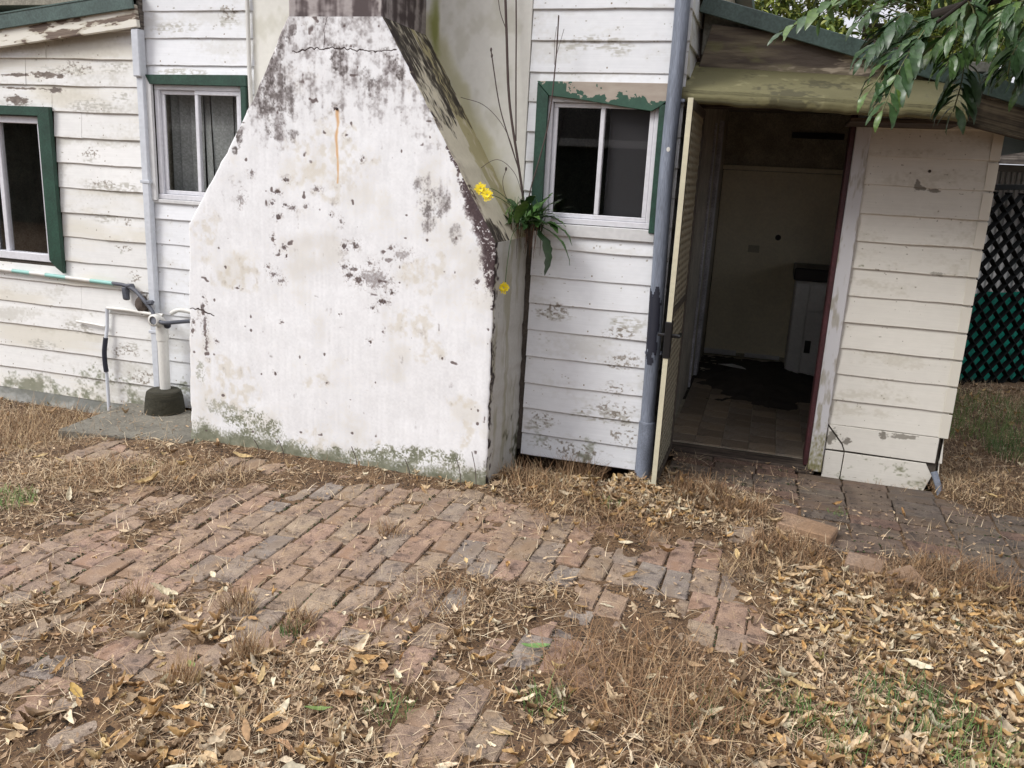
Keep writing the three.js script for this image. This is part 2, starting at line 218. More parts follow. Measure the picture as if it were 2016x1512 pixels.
    c = mix3(c, [0.13, 0.12, 0.1], ss(0.66, 0.8, (fbm(a * 16, y * 5, 393, 3) * 0.6 + n * 0.4) * 0.75 + ss(0.95, 1.25, y) * 0.24 * ss(0.42, 0.3, z)) * 0.9);
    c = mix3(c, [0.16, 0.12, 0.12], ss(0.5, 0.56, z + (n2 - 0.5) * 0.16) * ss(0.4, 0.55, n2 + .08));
  }
  return c;
});
const stackTex = tex(512, 512, (u, v) => { const x = u * 0.6, y = v * 0.9; const str = fbm(x * 40, y * 3, 403, 3), n = fbm(x * 18, y * 18, 413), fi = fbm(x * 90, y * 90, 423, 2); let c = [0.62, 0.59, 0.58]; c = c.map(k => k + (fi - 0.5) * 0.08); c = mix3(c, [0.27, 0.23, 0.23], ss(0.42, 0.62, str * 0.65 + n * 0.35) * 0.85); c = mix3(c, [0.82, 0.8, 0.78], ss(0.6, 0.72, fbm(x * 25, y * 8, 433)) * 0.6); return c; });
const sheetTex = tex(512, 1024, (u, v) => { const x = -3 + u * 1.7, y = 1.2 + v * 1.5; const n = fbm(x * 10, y * 8, 443), fi = fbm(x * 50, y * 50, 453, 2); let c = [0.865, 0.86, 0.825]; c = c.map(k => k + (fi - 0.5) * 0.03); c = mix3(c, [0.72, 0.71, 0.64], ss(0.52, 0.75, n) * 0.4); const e = segD(x, y, [[-1.88, 2.32], [-1.30, 1.28]]); c = mix3(c, [0.66, 0.64, 0.46], ss(0.10, 0.0, e + (n - 0.5) * 0.16) * 0.6); c = mix3(c, [0.5, 0.52, 0.25], ss(0.035, 0.0, Math.abs(x + 1.86) + (n - .5) * .05) * ss(2.15, 2.3, y) * ss(2.62, 2.4, y) * 0.8); return c; });
const grain = tex(512, 512, (u, v) => { const k = 0.80 + 0.28 * (tfbm(u, v, 8, 5, 5) - 0.5) + 0.3 * (tn(u, v, 128, 9) - 0.5) * 0.6; return [k, k, k]; }, true, true);
const soft = tex(512, 512, (u, v) => { const k = 0.955 + 0.09 * (tfbm(u, v, 5, 15, 4) - 0.5) + 0.05 * (tn(u, v, 70, 19) - 0.5); return [k, k, k * 0.995]; }, true, true);
const bumpN = tex(512, 512, (u, v) => tfbm(u, v, 24, 51, 4), false, true);
const woodTex = tex(512, 512, (u, v) => { const g = tn(u, v * 1, 64, 3) * 0.0 + tfbm(u * 0.0625 * 16 % 1, v, 16, 61, 4); const s = vn(u * 3, v * 90, 63) * 0.5 + vn(u * 9, v * 200, 64) * 0.5; return mix3([0.56, 0.53, 0.49], [0.27, 0.24, 0.22], ss(0.3, 0.75, s * 0.6 + g * 0.4)); }, true, true);
const brickTex = tex(512, 512, (u, v) => { const a = tfbm(u, v, 6, 71, 5), b = tn(u, v, 160, 73), c = tfbm(u, v, 14, 75, 4); const k = 0.84 + 0.40 * (a - 0.5) + 0.26 * (b - 0.5) - 0.2 * ss(0.58, 0.8, c); return mix3([k, k * (0.99 + 0.03 * a), k * (0.96 + 0.06 * c)], [0.80, 0.765, 0.70], ss(0.5, 0.68, tfbm(u, v, 5, 79, 5)) * 0.6); }, true, true);
const soilTex = tex(1024, 1024, (u, v) => { const a = tfbm(u, v, 8, 81, 5), b = tfbm(u, v, 90, 83, 3), c = tn(u, v, 340, 85); let k = mix3([0.34, 0.26, 0.19], [0.50, 0.40, 0.29], ss(0.3, 0.7, a * 0.5 + b * 0.5)); k = mix3(k, [0.70, 0.58, 0.42], ss(0.74, 0.86, c)); return mix3(k, [0.2, 0.16, 0.12], ss(0.6, 0.72, b)); }, true, true);
for (const t of [soilTex]) t.repeat.set(1, 1);
const peelTex = tex(768, 384, (u, v) => { const x = u * 0.75, y = v * 0.375; const e = fbm(x * 34, y * 40, 503, 4), n = fbm(x * 60, y * 60, 513, 3); const green = mix3([0.16, 0.29, 0.235], [0.21, 0.345, 0.28], n); const bare = mix3([0.60, 0.55, 0.50], [0.68, 0.64, 0.59], fbm(x * 15, y * 50, 523)); const edge = y - (x < 0.16 ? 0.36 : 0.315 - Math.max(0, x - 0.16) * 0.10 - ss(0.16, 0.25, x) * 0.01); let m = ss(-0.012, 0.012, edge + (e - 0.5) * 0.14); return mix3(green, bare, m > 0.5 ? 1 : m * 0.3); });
const barkTex = woodTex;

const M = {
  paint: new THREE.MeshStandardMaterial({ map: paintTex, roughness: 0.62, bumpMap: paintTex, bumpScale: 0.0012, side: THREE.DoubleSide }),
  cream: new THREE.MeshStandardMaterial({ map: creamTex, roughness: 0.6, bumpMap: creamTex, bumpScale: 0.001, side: THREE.DoubleSide }),
  render: new THREE.MeshStandardMaterial({ map: renderTex, roughness: 0.9, bumpMap: renderTex, bumpScale: 0.002, side: THREE.DoubleSide }),
  stack: new THREE.MeshStandardMaterial({ map: stackTex, roughness: 0.92, bumpMap: stackTex, bumpScale: 0.003, side: THREE.DoubleSide }),
  sheet: std(0xffffff, 0.7, { map: sheetTex }),
  core: std(lin(0.12, 0.1, 0.08), 0.9, { map: grain }),
  green: std(lin(0.025, 0.085, 0.055), 0.5, { map: grain, bumpMap: bumpN, bumpScale: 0.0006 }),
  peel: std(0xffffff, 0.65, { map: peelTex, bumpMap: peelTex, bumpScale: 0.001 }),
  alu: std(lin(0.72, 0.72, 0.76), 0.35, { map: soft }),
  whitewood: std(lin(0.66, 0.66, 0.66), 0.6, { map: soft }),
  glass: new THREE.MeshPhysicalMaterial({ color: 0xffffff, roughness: 0.02, transmission: 1, thickness: 0, ior: 1.5, side: THREE.DoubleSide }),
  dark: std(lin(0.016, 0.015, 0.015), 0.8),
  pipe: std(lin(0.30, 0.34, 0.42), 0.5, { map: grain, bumpMap: bumpN, bumpScale: 0.0008 }),
  tar: std(lin(0.016, 0.018, 0.03), 0.6, { bumpMap: bumpN, bumpScale: 0.002 }),
  pvc: std(lin(0.72, 0.71, 0.67), 0.35, { map: soft }),
  zincwhite: std(lin(0.62, 0.65, 0.70), 0.5, { map: soft }),
  teal: std(lin(0.30, 0.58, 0.53), 0.5, { map: soft }),
  hose: std(lin(0.13, 0.14, 0.17), 0.6, { map: grain }),
  concrete: std(lin(0.26, 0.25, 0.22), 0.95, { map: grain, bumpMap: bumpN, bumpScale: 0.004 }),
  mossy: std(lin(0.055, 0.05, 0.03), 0.95, { map: grain, bumpMap: bumpN, bumpScale: 0.006 }),
  roof: std(lin(0.10, 0.16, 0.14), 0.45, { map: grain }),
  wood: std(lin(0.75, 0.75, 0.75), 0.85, { map: woodTex, bumpMap: woodTex, bumpScale: 0.002 }),
  darkwood: std(lin(0.42, 0.36, 0.32), 0.85, { map: woodTex, bumpMap: woodTex, bumpScale: 0.003 }),
  olive: std(0xffffff, 0.8, { map: tex(512, 512, (u, v) => { const a = tfbm(u, v, 5, 91, 5), b = tfbm(u, v, 40, 93, 3), st = tfbm(u, v * 0.999, 12, 95, 4); let c = mix3([0.385, 0.37, 0.25], [0.47, 0.45, 0.315], a); c = mix3(c, [0.31, 0.295, 0.2], ss(0.5, 0.66, b * 0.4 + a * 0.6)); return mix3(c, [0.60, 0.58, 0.44], ss(0.58, 0.76, st) * 0.5); }, true, true), bumpMap: bumpN, bumpScale: 0.003 }),
  doorcream: std(lin(0.66, 0.62, 0.46), 0.4, { map: soft }),
  maroon: std(lin(0.10, 0.03, 0.035), 0.5, { map: grain }),
  jamb: std(lin(0.58, 0.57, 0.58), 0.55, { map: soft }),
  inwall: std(lin(0.86, 0.79, 0.60), 0.8, { map: soft }),
  indark: std(lin(0.62, 0.57, 0.45), 0.9, { map: grain }),
  cabinet: std(lin(0.72, 0.72, 0.7), 0.5, { map: soft }),
  black: std(lin(0.012, 0.012, 0.013), 0.35),
  blind: std(lin(0.42, 0.44, 0.42), 0.8, { map: grain }),
};
const soilMat = std(lin(0.85, 0.83, 0.8), 1, { map: soilTex, bumpMap: soilTex, bumpScale: 0.01 });

// ---------------------------------------------------------------- ground and litter cover
const poly = (p, x, z) => { // signed distance, positive inside
  let d = 1e9, s = -1; for (let i = 0, j = p.length - 1; i < p.length; j = i++) { const [ax, az] = p[i], [bx, bz] = p[j], ex = bx - ax, ez = bz - az, t = Math.max(0, Math.min(1, ((x - ax) * ex + (z - az) * ez) / (ex * ex + ez * ez))); d = Math.min(d, Math.hypot(x - ax - ex * t, z - az - ez * t)); if ((az > z) !== (bz > z) && x < ex * (z - az) / ez + ax) s = -s; } return s * d; };
const CLEAR = [
  [[-2.2, 0.85], [-2.45, 1.3], [-2.3, 1.78], [-1.96, 1.92], [-1.72, 1.96], [-1.64, 2.11], [-1.59, 2.30], [-1.43, 2.16], [-1.28, 2.12], [-1.27, 1.83], [-1.2, 1.6], [-0.96, 1.50], [-0.66, 1.46], [-0.4, 1.33], [-0.22, 1.38], [-0.13, 1.67], [0.1, 1.66], [0.09, 1.26], [-0.03, 0.9], [-0.3, 1.0], [-0.44, 1.04], [-0.58, 0.96], [-1.07, 1.12], [-1.21, 0.92], [-1.4, 0.8], [-1.59, 0.84], [-1.89, 0.8]],
  [[-0.42, -0.62], [0.39, -0.53], [1.02, -0.2], [2.6, -0.2], [2.3, 0.75], [1.22, 0.68], [1.01, 0.55], [0.57, 0.61], [0.24, 0.3], [0.1, -0.0], [-0.2, -0.1]],
  [[-0.93, 2.38], [-0.63, 2.32], [-0.58, 2.52], [-0.8, 2.64]], [[-0.8, 1.82], [-0.5, 1.68], [-0.44, 1.92], [-0.7, 2.02]],
  [[-2.22, 2.59], [-1.99, 2.36], [-1.63, 2.28], [-1.54, 2.43], [-1.87, 2.61], [-2.14, 2.74]], [[-3.61, 0.97], [-3.42, 0.76], [-3.1, 0.78], [-3.09, 0.96], [-3.56, 1.1]],
  [[-2.6, 2.0], [-2.23, 1.86], [-1.85, 2.07], [-2.01, 2.21], [-2.37, 2.2]], [[-1.05, 2.1], [-0.88, 2.04], [-0.83, 2.2], [-1.0, 2.28]],
];
const clearD = (x, z) => { let m = -9; for (const p of CLEAR) m = Math.max(m, poly(p, x, z)); return m; };
const thin = (x, z) => ss(-3.3, -2.8, x) * ss(0.15, 0.0, x) * ss(0.56, 0.7, z) * ss(2.7, 2.4, z - 0.4 * ss(-1.4, -1.7, x) + 0.35 * ss(-1.6, -1.2, x) * ss(-.2, -.5, x)) * (1 - 0.55 * ss(-0.45, -0.3, x) * ss(1.6, 1.8, z));
const clear = (x, z) => Math.max(ss(-0.16, 0.08, clearD(x, z) + (fbm(x * 4, z * 4, 601) - 0.5) * 0.34), 0.86 * thin(x, z) * ss(0.36, 0.48, fbm(x * 4.5, z * 4.5, 605)));
const slabIn = (x, z) => x > -3.97 && x < -3.05 && z < 0.74 + (x + 3.9) * -0.13 && z > 0;
const gh = (x, z) => slabIn(x, z) ? -0.075 : -0.13 * ss(-3.45, -4.3, x) * ss(1.6, 0.6, z) - 0.02 * ss(-3.2, -4.5, x);
const soilY = (x, z) => { const near = x > -7 && x < 6 && z > -5 && z < 5.5 ? 1 : 0; const c = clear(x, z); const inside = z < -0.02 && x < 1.07 && x > -6 && z > -4.2 ? -0.06 : 0; const dip = x > -1.3 && x < -0.5 ? -0.085 * ss(0.28, 0.1, z) * ss(-0.55, -0.75, x) : 0; return gh(x, z) + dip + inside - 0.0085 + (1 - c) * (0.012 + 0.02 * fbm(x * 3, z * 3, 611)) + (near ? (fbm(x * 26, z * 26, 621, 3) - 0.5) * 0.012 : 0); };
{
  const axis = (a, b, far, st) => { const r = []; for (let v = -far; v < a; v += Math.max(0.4, (a - v) * 0.3)) r.push(v); for (let v = a; v <= b + 1e-6; v += st) r.push(v); for (let v = b + 0.4, s = 0.4; v < far; s *= 1.35, v += s) r.push(v); return r; };
  const X = axis(-5.6, 3.2, 150, 0.024), Z = axis(-0.9, 3.6, 150, 0.024), p = [], uv = [], ix = [];
  for (const z of Z) for (const x of X) { p.push(x, soilY(x, z), z); uv.push(x * 0.9, z * 0.9); }
  for (let j = 0; j + 1 < Z.length; j++) for (let i = 0; i + 1 < X.length; i++) { const a = j * X.length + i, b = a + X.length; ix.push(a, b, a + 1, a + 1, b, b + 1); }
  const g = new THREE.BufferGeometry(); g.setAttribute('position', new THREE.Float32BufferAttribute(p, 3)); g.setAttribute('uv', new THREE.Float32BufferAttribute(uv, 2)); g.setIndex(ix); g.computeVertexNormals();
  const m = new THREE.Mesh(g, soilMat); m.name = 'ground'; m.userData = { kind: 'structure', label: 'bare brown soil of the yard under the litter' }; m.receiveShadow = m.castShadow = true; scene.add(m);
}
// bricks
const BT = [[0.414, 0.286, 0.204], [0.420, 0.292, 0.214], [0.402, 0.292, 0.209], [0.414, 0.308, 0.224], [0.385, 0.297, 0.235], [0.356, 0.292, 0.250], [0.443, 0.292, 0.219], [0.380, 0.270, 0.204], [0.414, 0.302, 0.224], [0.425, 0.281, 0.204]].map(c => std(lin(...c), 0.95, { map: brickTex, bumpMap: brickTex, bumpScale: 0.003 }));
const brickGeo = (L, W) => { const g = cbox(L, 0.06, W, 0, -0.03, 0, rr(0.0035, 0.006), 0.007), uv = g.attributes.uv, ox = rnd() * 5, oy = rnd() * 5; for (let i = 0; i < uv.count; i++) uv.setXY(i, uv.getX(i) * 2.2 + ox, uv.getY(i) * 2.2 + oy); return g; };
const BG = { long: [], half: [] }; for (let i = 0; i < 8; i++) BG.long.push(brickGeo(0.232, 0.1105)); for (let i = 0; i < 4; i++) BG.half.push(brickGeo(0.113, 0.1105));
const LAID = [];
function layBrick(parent, x, z, turn, half, mat) {
  const a = half ? BG.half : BG.long, m = new THREE.Mesh(a[Math.floor(rnd() * a.length)], mat ?? BT[Math.floor(rnd() * BT.length)]);
  m.name = 'brick'; m.position.set(x, gh(x, z) + rr(-0.006, 0.004) - (1 - clear(x, z)) * 0.006, z); m.rotation.set(rr(-0.02, 0.02), turn + rr(-0.03, 0.03), rr(-0.02, 0.02)); m.castShadow = m.receiveShadow = true; parent.add(m); LAID.push([x, z, turn, half]);
}
{
  const pave = new THREE.Group(); pave.name = 'brick_paving'; pave.userData = { kind: 'structure', label: 'worn clay brick paving laid end-on to the chimney' }; scene.add(pave);
  const east = new THREE.Group(); east.name = 'brick_paving_001'; east.userData = { kind: 'structure', label: 'worn clay brick paving between chimney corner and doorway path' }; scene.add(east); let n = 0, n2 = 0;
  for (let i = 0; i < 33; i++) {
    const x0 = -3.52 + i * 0.1145; let z = 0.57 - rnd() * 0.2;
    while (z < 2.85) {
      const half = rnd() < 0.12, L = half ? 0.116 : 0.2365, zc = z + L / 2; z += L;
      const a = 0.045 * (ss(-0.85, -1.25, x0) * 2 - 1), x = x0 + a * (1.5 - zc) * 0.8, d = clearD(x, zc);
      const th = thin(x, zc) > 0.3, ea = x > -1.13; if (x > 0.17 || (!th && (d < -0.30 || (d < -0.12 && rnd() < 0.55))) || (ea ? n2 : n) >= 298) continue;
      ea ? n2++ : n++; layBrick(ea ? east : pave, x, zc, Math.PI / 2 + a * 0.9, half);
    }
  }
  const path = new THREE.Group(); path.name = 'brick_path'; path.userData = { kind: 'structure', label: 'darker brick path running from the doorway to the right' }; scene.add(path);
  const PT = [[.20, .145, .11], [.22, .155, .12], [.18, .14, .115], [.21, .165, .13], [.24, .15, .115]].map(c => std(lin(...c), 0.85, { map: brickTex, bumpMap: brickTex, bumpScale: 0.004 }));
  for (let j = 0; j < 12; j++) {
    const z = -0.5 + j * 0.1135, off = j < 8 ? rr(-0.01, 0.01) : (j % 2) * 0.12;
    for (let i = 0; i < 12; i++) { const x = -0.42 + off + i * 0.2400 + 0.12 + rr(-0.004, 0.004); const d = poly(CLEAR[1], x, z); if (d < -0.14 || x > 2.5) continue; if (x > 0.4 && x < 1.1 && z < -0.48) continue; layBrick(path, x, z, 0, false, PT[Math.floor(rnd() * 5)]); }
  }
}
const looseBrick = (label, x, y, z, ry, rx, rz, mat, L = 0.23, W = 0.11, H = 0.075) => { const g = cbox(L, H, W, 0, H / 2, 0, 0.006, 0.008); const m = tag(obj('loose_brick', g, mat), label, 'brick'); m.position.set(x, y, z); m.rotation.set(rx, ry, rz); return m; };
looseBrick('pinkish tan brick lying loose on the path edge before the doorway', 0.325, -0.015, 0.46, -0.28, 0.06, -0.04, std(lin(.42, .28, .19), 0.9, { map: brickTex, bumpMap: brickTex, bumpScale: 0.004 }), 0.26, 0.13, 0.06);
looseBrick('half dark brick standing up in dead weeds beside the brick path', 0.55, -0.01, 0.83, -0.2, 0.2, 0, BT[7], 0.15, 0.09, 0.08);
looseBrick('purple brown brick tilted in brown weeds at the path end', 0.70, -0.02, 0.88, 0.5, 0.25, 0.15, BT[0], 0.16, 0.11, 0.07);
looseBrick('square of grey paver left of the loose tan brick', 0.03, -0.045, 0.66, 0.1, 0.04, 0.03, BT[4], 0.13, 0.16, 0.07);

// ---------------------------------------------------------------- house
const atWall = (g, x0, x1, y0, y1) => { const p = g.attributes.position, uv = g.attributes.uv; for (let i = 0; i < p.count; i++) uv.setXY(i, (p.getX(i) - x0) / (x1 - x0), (p.getY(i) - y0) / (y1 - y0)); return g; };
function boardGeo(x0, x1, y0, y1, z = 0, under = 0.015) {
  const N = Math.max(2, Math.ceil((x1 - x0) / 0.08)), T = [], S = [], sd = rnd() * 100, dy = rr(-0.0015, 0.0015);
  for (let i = 0; i <= N; i++) { const x = x0 + (x1 - x0) * i / N, w = (vn(x * 3 + sd, 1) - 0.5) * 0.006 + (vn(x * 14 + sd, 2) - 0.5) * 0.003 + dy, b = (vn(x * 2.2 + sd, 3) - 0.5) * 0.007; S.push([V(x, y1 + under, z + 0.001), V(x, y0 + 0.003 + w, z + 0.0135 + b), V(x, y0 + w, z + 0.011 + b), V(x, y0 + w, z - 0.001)]); }
  for (let i = 0; i < N; i++) for (let k = 0; k < 3; k++) { T.push([S[i][k], S[i][k + 1], S[i + 1][k + 1]], [S[i][k], S[i + 1][k + 1], S[i + 1][k]]); }
  for (const s of [S[0], S[N]]) T.push([s[0], s[1], s[3]], [s[1], s[2], s[3]]);
  return triGeo(T);
}
function boards(parent, mat, uvr, x0, x1, rows, holes, z = 0) {
  for (const [y0, y1] of rows) {
    let cut = [[x0, x1, y0, y1]];
    for (const [a, b, c, d] of holes) cut = cut.flatMap(([p, q, r, s]) => { if (b <= p || a >= q || d <= r || c >= s) return [[p, q, r, s]]; const o = []; if (a > p) o.push([p, a, r, s]); if (b < q) o.push([b, q, r, s]); if (c > r + 0.012) o.push([Math.max(a, p), Math.min(b, q), r, c]); if (d < s - 0.012) o.push([Math.max(a, p), Math.min(b, q), d, s]); return o; });
    for (const [p, q, r, s] of cut) obj('weatherboard', atWall(boardGeo(p, q, r, s, z), ...uvr), mat, parent);
  }
}
const rowsFrom = (base, pit, y0, y1) => { const r = []; for (let k = -3; k < 24; k++) { const a = Math.max(y0, base + k * pit), b = Math.min(y1, base + (k + 1) * pit); if (b - a > 0.02) r.push([a, b]); } return r; };
const house = thing('weatherboard_house', 'white weatherboard house wall with green trimmed windows behind the chimney', 'house');
const PUV = [WX0, WX1, WY0, WY1];
const WIN = { r: [-1.215, -0.615, 1.365, 2.02], m: [-3.70, -3.07, 1.35, 2.03], l: [-5.12, -4.575, 0.88, 1.815] };
{
  const g = new THREE.Group(); g.name = 'front_wall'; house.add(g);
  boards(g, M.paint, PUV, -3.745, -2.985, rowsFrom(0.155, 0.1525, 0.0, 3.1), [[-3.72, -3.03, 1.34, 2.08]]);
  boards(g, M.paint, PUV, -1.318, -0.505, rowsFrom(0.155, 0.1525, 1.37, 3.1), [[-1.265, -0.585, 1.34, 2.08]]);
  boards(g, M.paint, PUV, -1.255, -0.505, rowsFrom(0.155, 0.1525, 0.028, 1.37), [[-1.265, -0.585, 1.30, 2.08]]);
  obj('wall_core', extr([[-3.76, 0.05], [-0.53, 0.05], [-0.53, 3.1], [-3.76, 3.1]], -0.1, -0.006, [[[-3.7, 1.36], [-3.7, 2.02], [-3.08, 2.02], [-3.08, 1.36]], [[-1.21, 1.375], [-1.21, 2.015], [-0.62, 2.015], [-0.62, 1.375]]]), M.core, g);
  obj('flat_sheet', atWall(bar(-2.992, -1.322, 1.28, 3.1, -0.004, 0.012), -3, -1.3, 1.2, 2.7), M.sheet, house);
  const sw = new THREE.Group(); sw.name = 'side_wall'; house.add(sw);
  for (const [a, b] of rowsFrom(0.155, 0.1525, 0.0, 3.1)) { const q = boardGeo(0.005, 0.6, a, b); atWall(q, -0.4, 1.2, WY0, WY1); q.rotateY(Math.PI / 2); q.translate(-0.519, 0, 0); obj('weatherboard', q, M.paint, sw); }
  // closed dark rooms behind the windows
  obj('interior', [bar(-5.9, -0.53, -0.05, 3.1, -3.1, -3.0), bar(-5.9, -5.8, -0.05, 3.1, -3, -0.1), bar(-0.63, -0.53, -0.05, 3.1, -4.3, -0.1), bar(-3.8, -3.74, -0.05, 3.1, -3, -0.1), bar(-2.2, -2.14, -0.05, 3.1, -3, -0.1)], M.indark, house);
  obj('ceiling', bar(-5.8, -0.6, 2.5, 2.56, -3.05, -0.1), M.indark, house);
  obj('interior_floor', bar(-5.8, -0.6, -0.02, 0.02, -3.05, -0.1), M.core, house);
  obj('roof', [bar(-5.9, -0.4, 3.12, 3.2, -4.4, 0.35)], M.roof, house);
}
function slidingWindow(parent, [x0, x1, y0, y1], zf, meet, o = {}) {
  const w = new THREE.Group(); w.name = 'window'; parent.add(w);
  const f = 0.03, z0 = zf - 0.045, z1 = zf;
  obj('frame', [bar(x0, x1, y1 - f, y1, z0, z1), bar(x0, x1, y0, y0 + f, z0, z1 + 0.006), bar(x0, x0 + f, y0 + f, y1 - f, z0, z1 - 0.001), bar(x1 - f, x1, y0 + f, y1 - f, z0, z1 - 0.001)], M.alu, w);
  const sash = (a, b, zc) => { const k = 0.024, c = y0 + f + 0.001, d = y1 - f - 0.001; obj('sash', [bar(a, b, d - k, d, zc - 0.008, zc + 0.008), bar(a, b, c, c + k, zc - 0.008, zc + 0.008), bar(a, a + k, c + k, d - k, zc - 0.008, zc + 0.007), bar(b - k, b, c + k, d - k, zc - 0.008, zc + 0.007)], M.alu, w); obj('pane', bar(a + k, b - k, c + k, d - k, zc - 0.002, zc + 0.002, 0.0004), M.glass, w); };
  const m = x0 + (x1 - x0) * meet;
  sash(x0 + f + 0.001, m + 0.012, zf - (o.rightFront ? 0.03 : 0.013)); sash(m - 0.012, x1 - f - 0.001, zf - (o.rightFront ? 0.013 : 0.03));
  if (o.screen) obj('fly_screen', bar(m + 0.03, x1 - f - 0.02, y0 + f + 0.02, y1 - f - 0.02, zf - 0.06, zf - 0.058, 0.0004), std(lin(0.025, 0.024, 0.026), 0.9), w);
  return w;
}
{ // right window with the sagging peeled head board
  const w = slidingWindow(house, WIN.r, 0.004, 0.5, { rightFront: true, screen: true });
  const head = extr([[-1.268, 2.09], [-0.58, 2.09], [-0.58, 2.01], [-0.625, 1.975], [-0.66, 1.955], [-0.75, 1.965], [-0.9, 1.985], [-1.05, 2.004], [-1.2, 2.018], [-1.268, 2.085]], 0.012, 0.036, [], 0.002);
  { const p = head.attributes.position, uv = head.attributes.uv; for (let i = 0; i < p.count; i++) uv.setXY(i, (p.getX(i) + 1.27) / 0.75, (p.getY(i) - 1.74) / 0.375); }
  obj('head_trim', head, M.peel, w);
  obj('left_trim', extr([[-1.268, 2.082], [-1.268, 1.35], [-1.206, 1.35], [-1.206, 2.02]], 0.012, 0.034, [], 0.002), M.green, w);
  obj('right_trim', bar(-0.622, -0.585, 1.345, 1.99, 0.012, 0.034), M.green, w);
  obj('sill', [bar(-1.21, -0.59, 1.298, 1.362, 0.004, 0.024)], M.whitewood, w);
  obj('latch', bar(-1.155, -1.115, 1.385, 1.391, 0.008, 0.02, 0.001), std(lin(0.35, 0.35, 0.38), 0.4), w);
}
{
  const w = slidingWindow(house, WIN.m, 0.004, 0.47, { rightFront: true });
  obj('head_trim', extr([[-3.735, 2.082], [-3.03, 2.09], [-3.03, 2.028], [-3.705, 2.028]], 0.014, 0.036, [], 0.002), M.green, w);
  obj('left_trim', extr([[-3.735, 2.078], [-3.735, 1.34], [-3.698, 1.34], [-3.698, 2.03]], 0.012, 0.034, [], 0.002), M.whitewood, w);
  obj('right_trim', bar(-3.072, -3.035, 1.34, 2.028, 0.012, 0.034), M.green, w);
  obj('sill', bar(-3.735, -3.035, 1.325, 1.348, 0.0, 0.022), M.whitewood, w);
  const bl = thing('vertical_blind', 'grey vertical blind slats hanging behind the window left of the chimney', 'blind', [-3.4, 1.3, -0.16]);
  [-3.66, -3.6, -3.52, -3.44, -3.36, -3.3, -3.22, -3.135].forEach((x, i) => { const g = cbox(0.085, 0.78, 0.003, 0, 0, 0, 0.0008); const m = obj('slat', g, M.blind, bl); m.position.set(x + 3.4, 0.36, 0); m.rotation.set(0, [0.5, 0.3, 0.15, -0.5, 0.2, 0.05, -0.35, 0.2][i], [0, 0, 0.0, 0.05, 0.02, 0, 0.0, 0.03][i]); });
  obj('head_rail', bar(-0.3, 0.32, 0.74, 0.775, -0.03, 0.03), M.alu, bl);
}
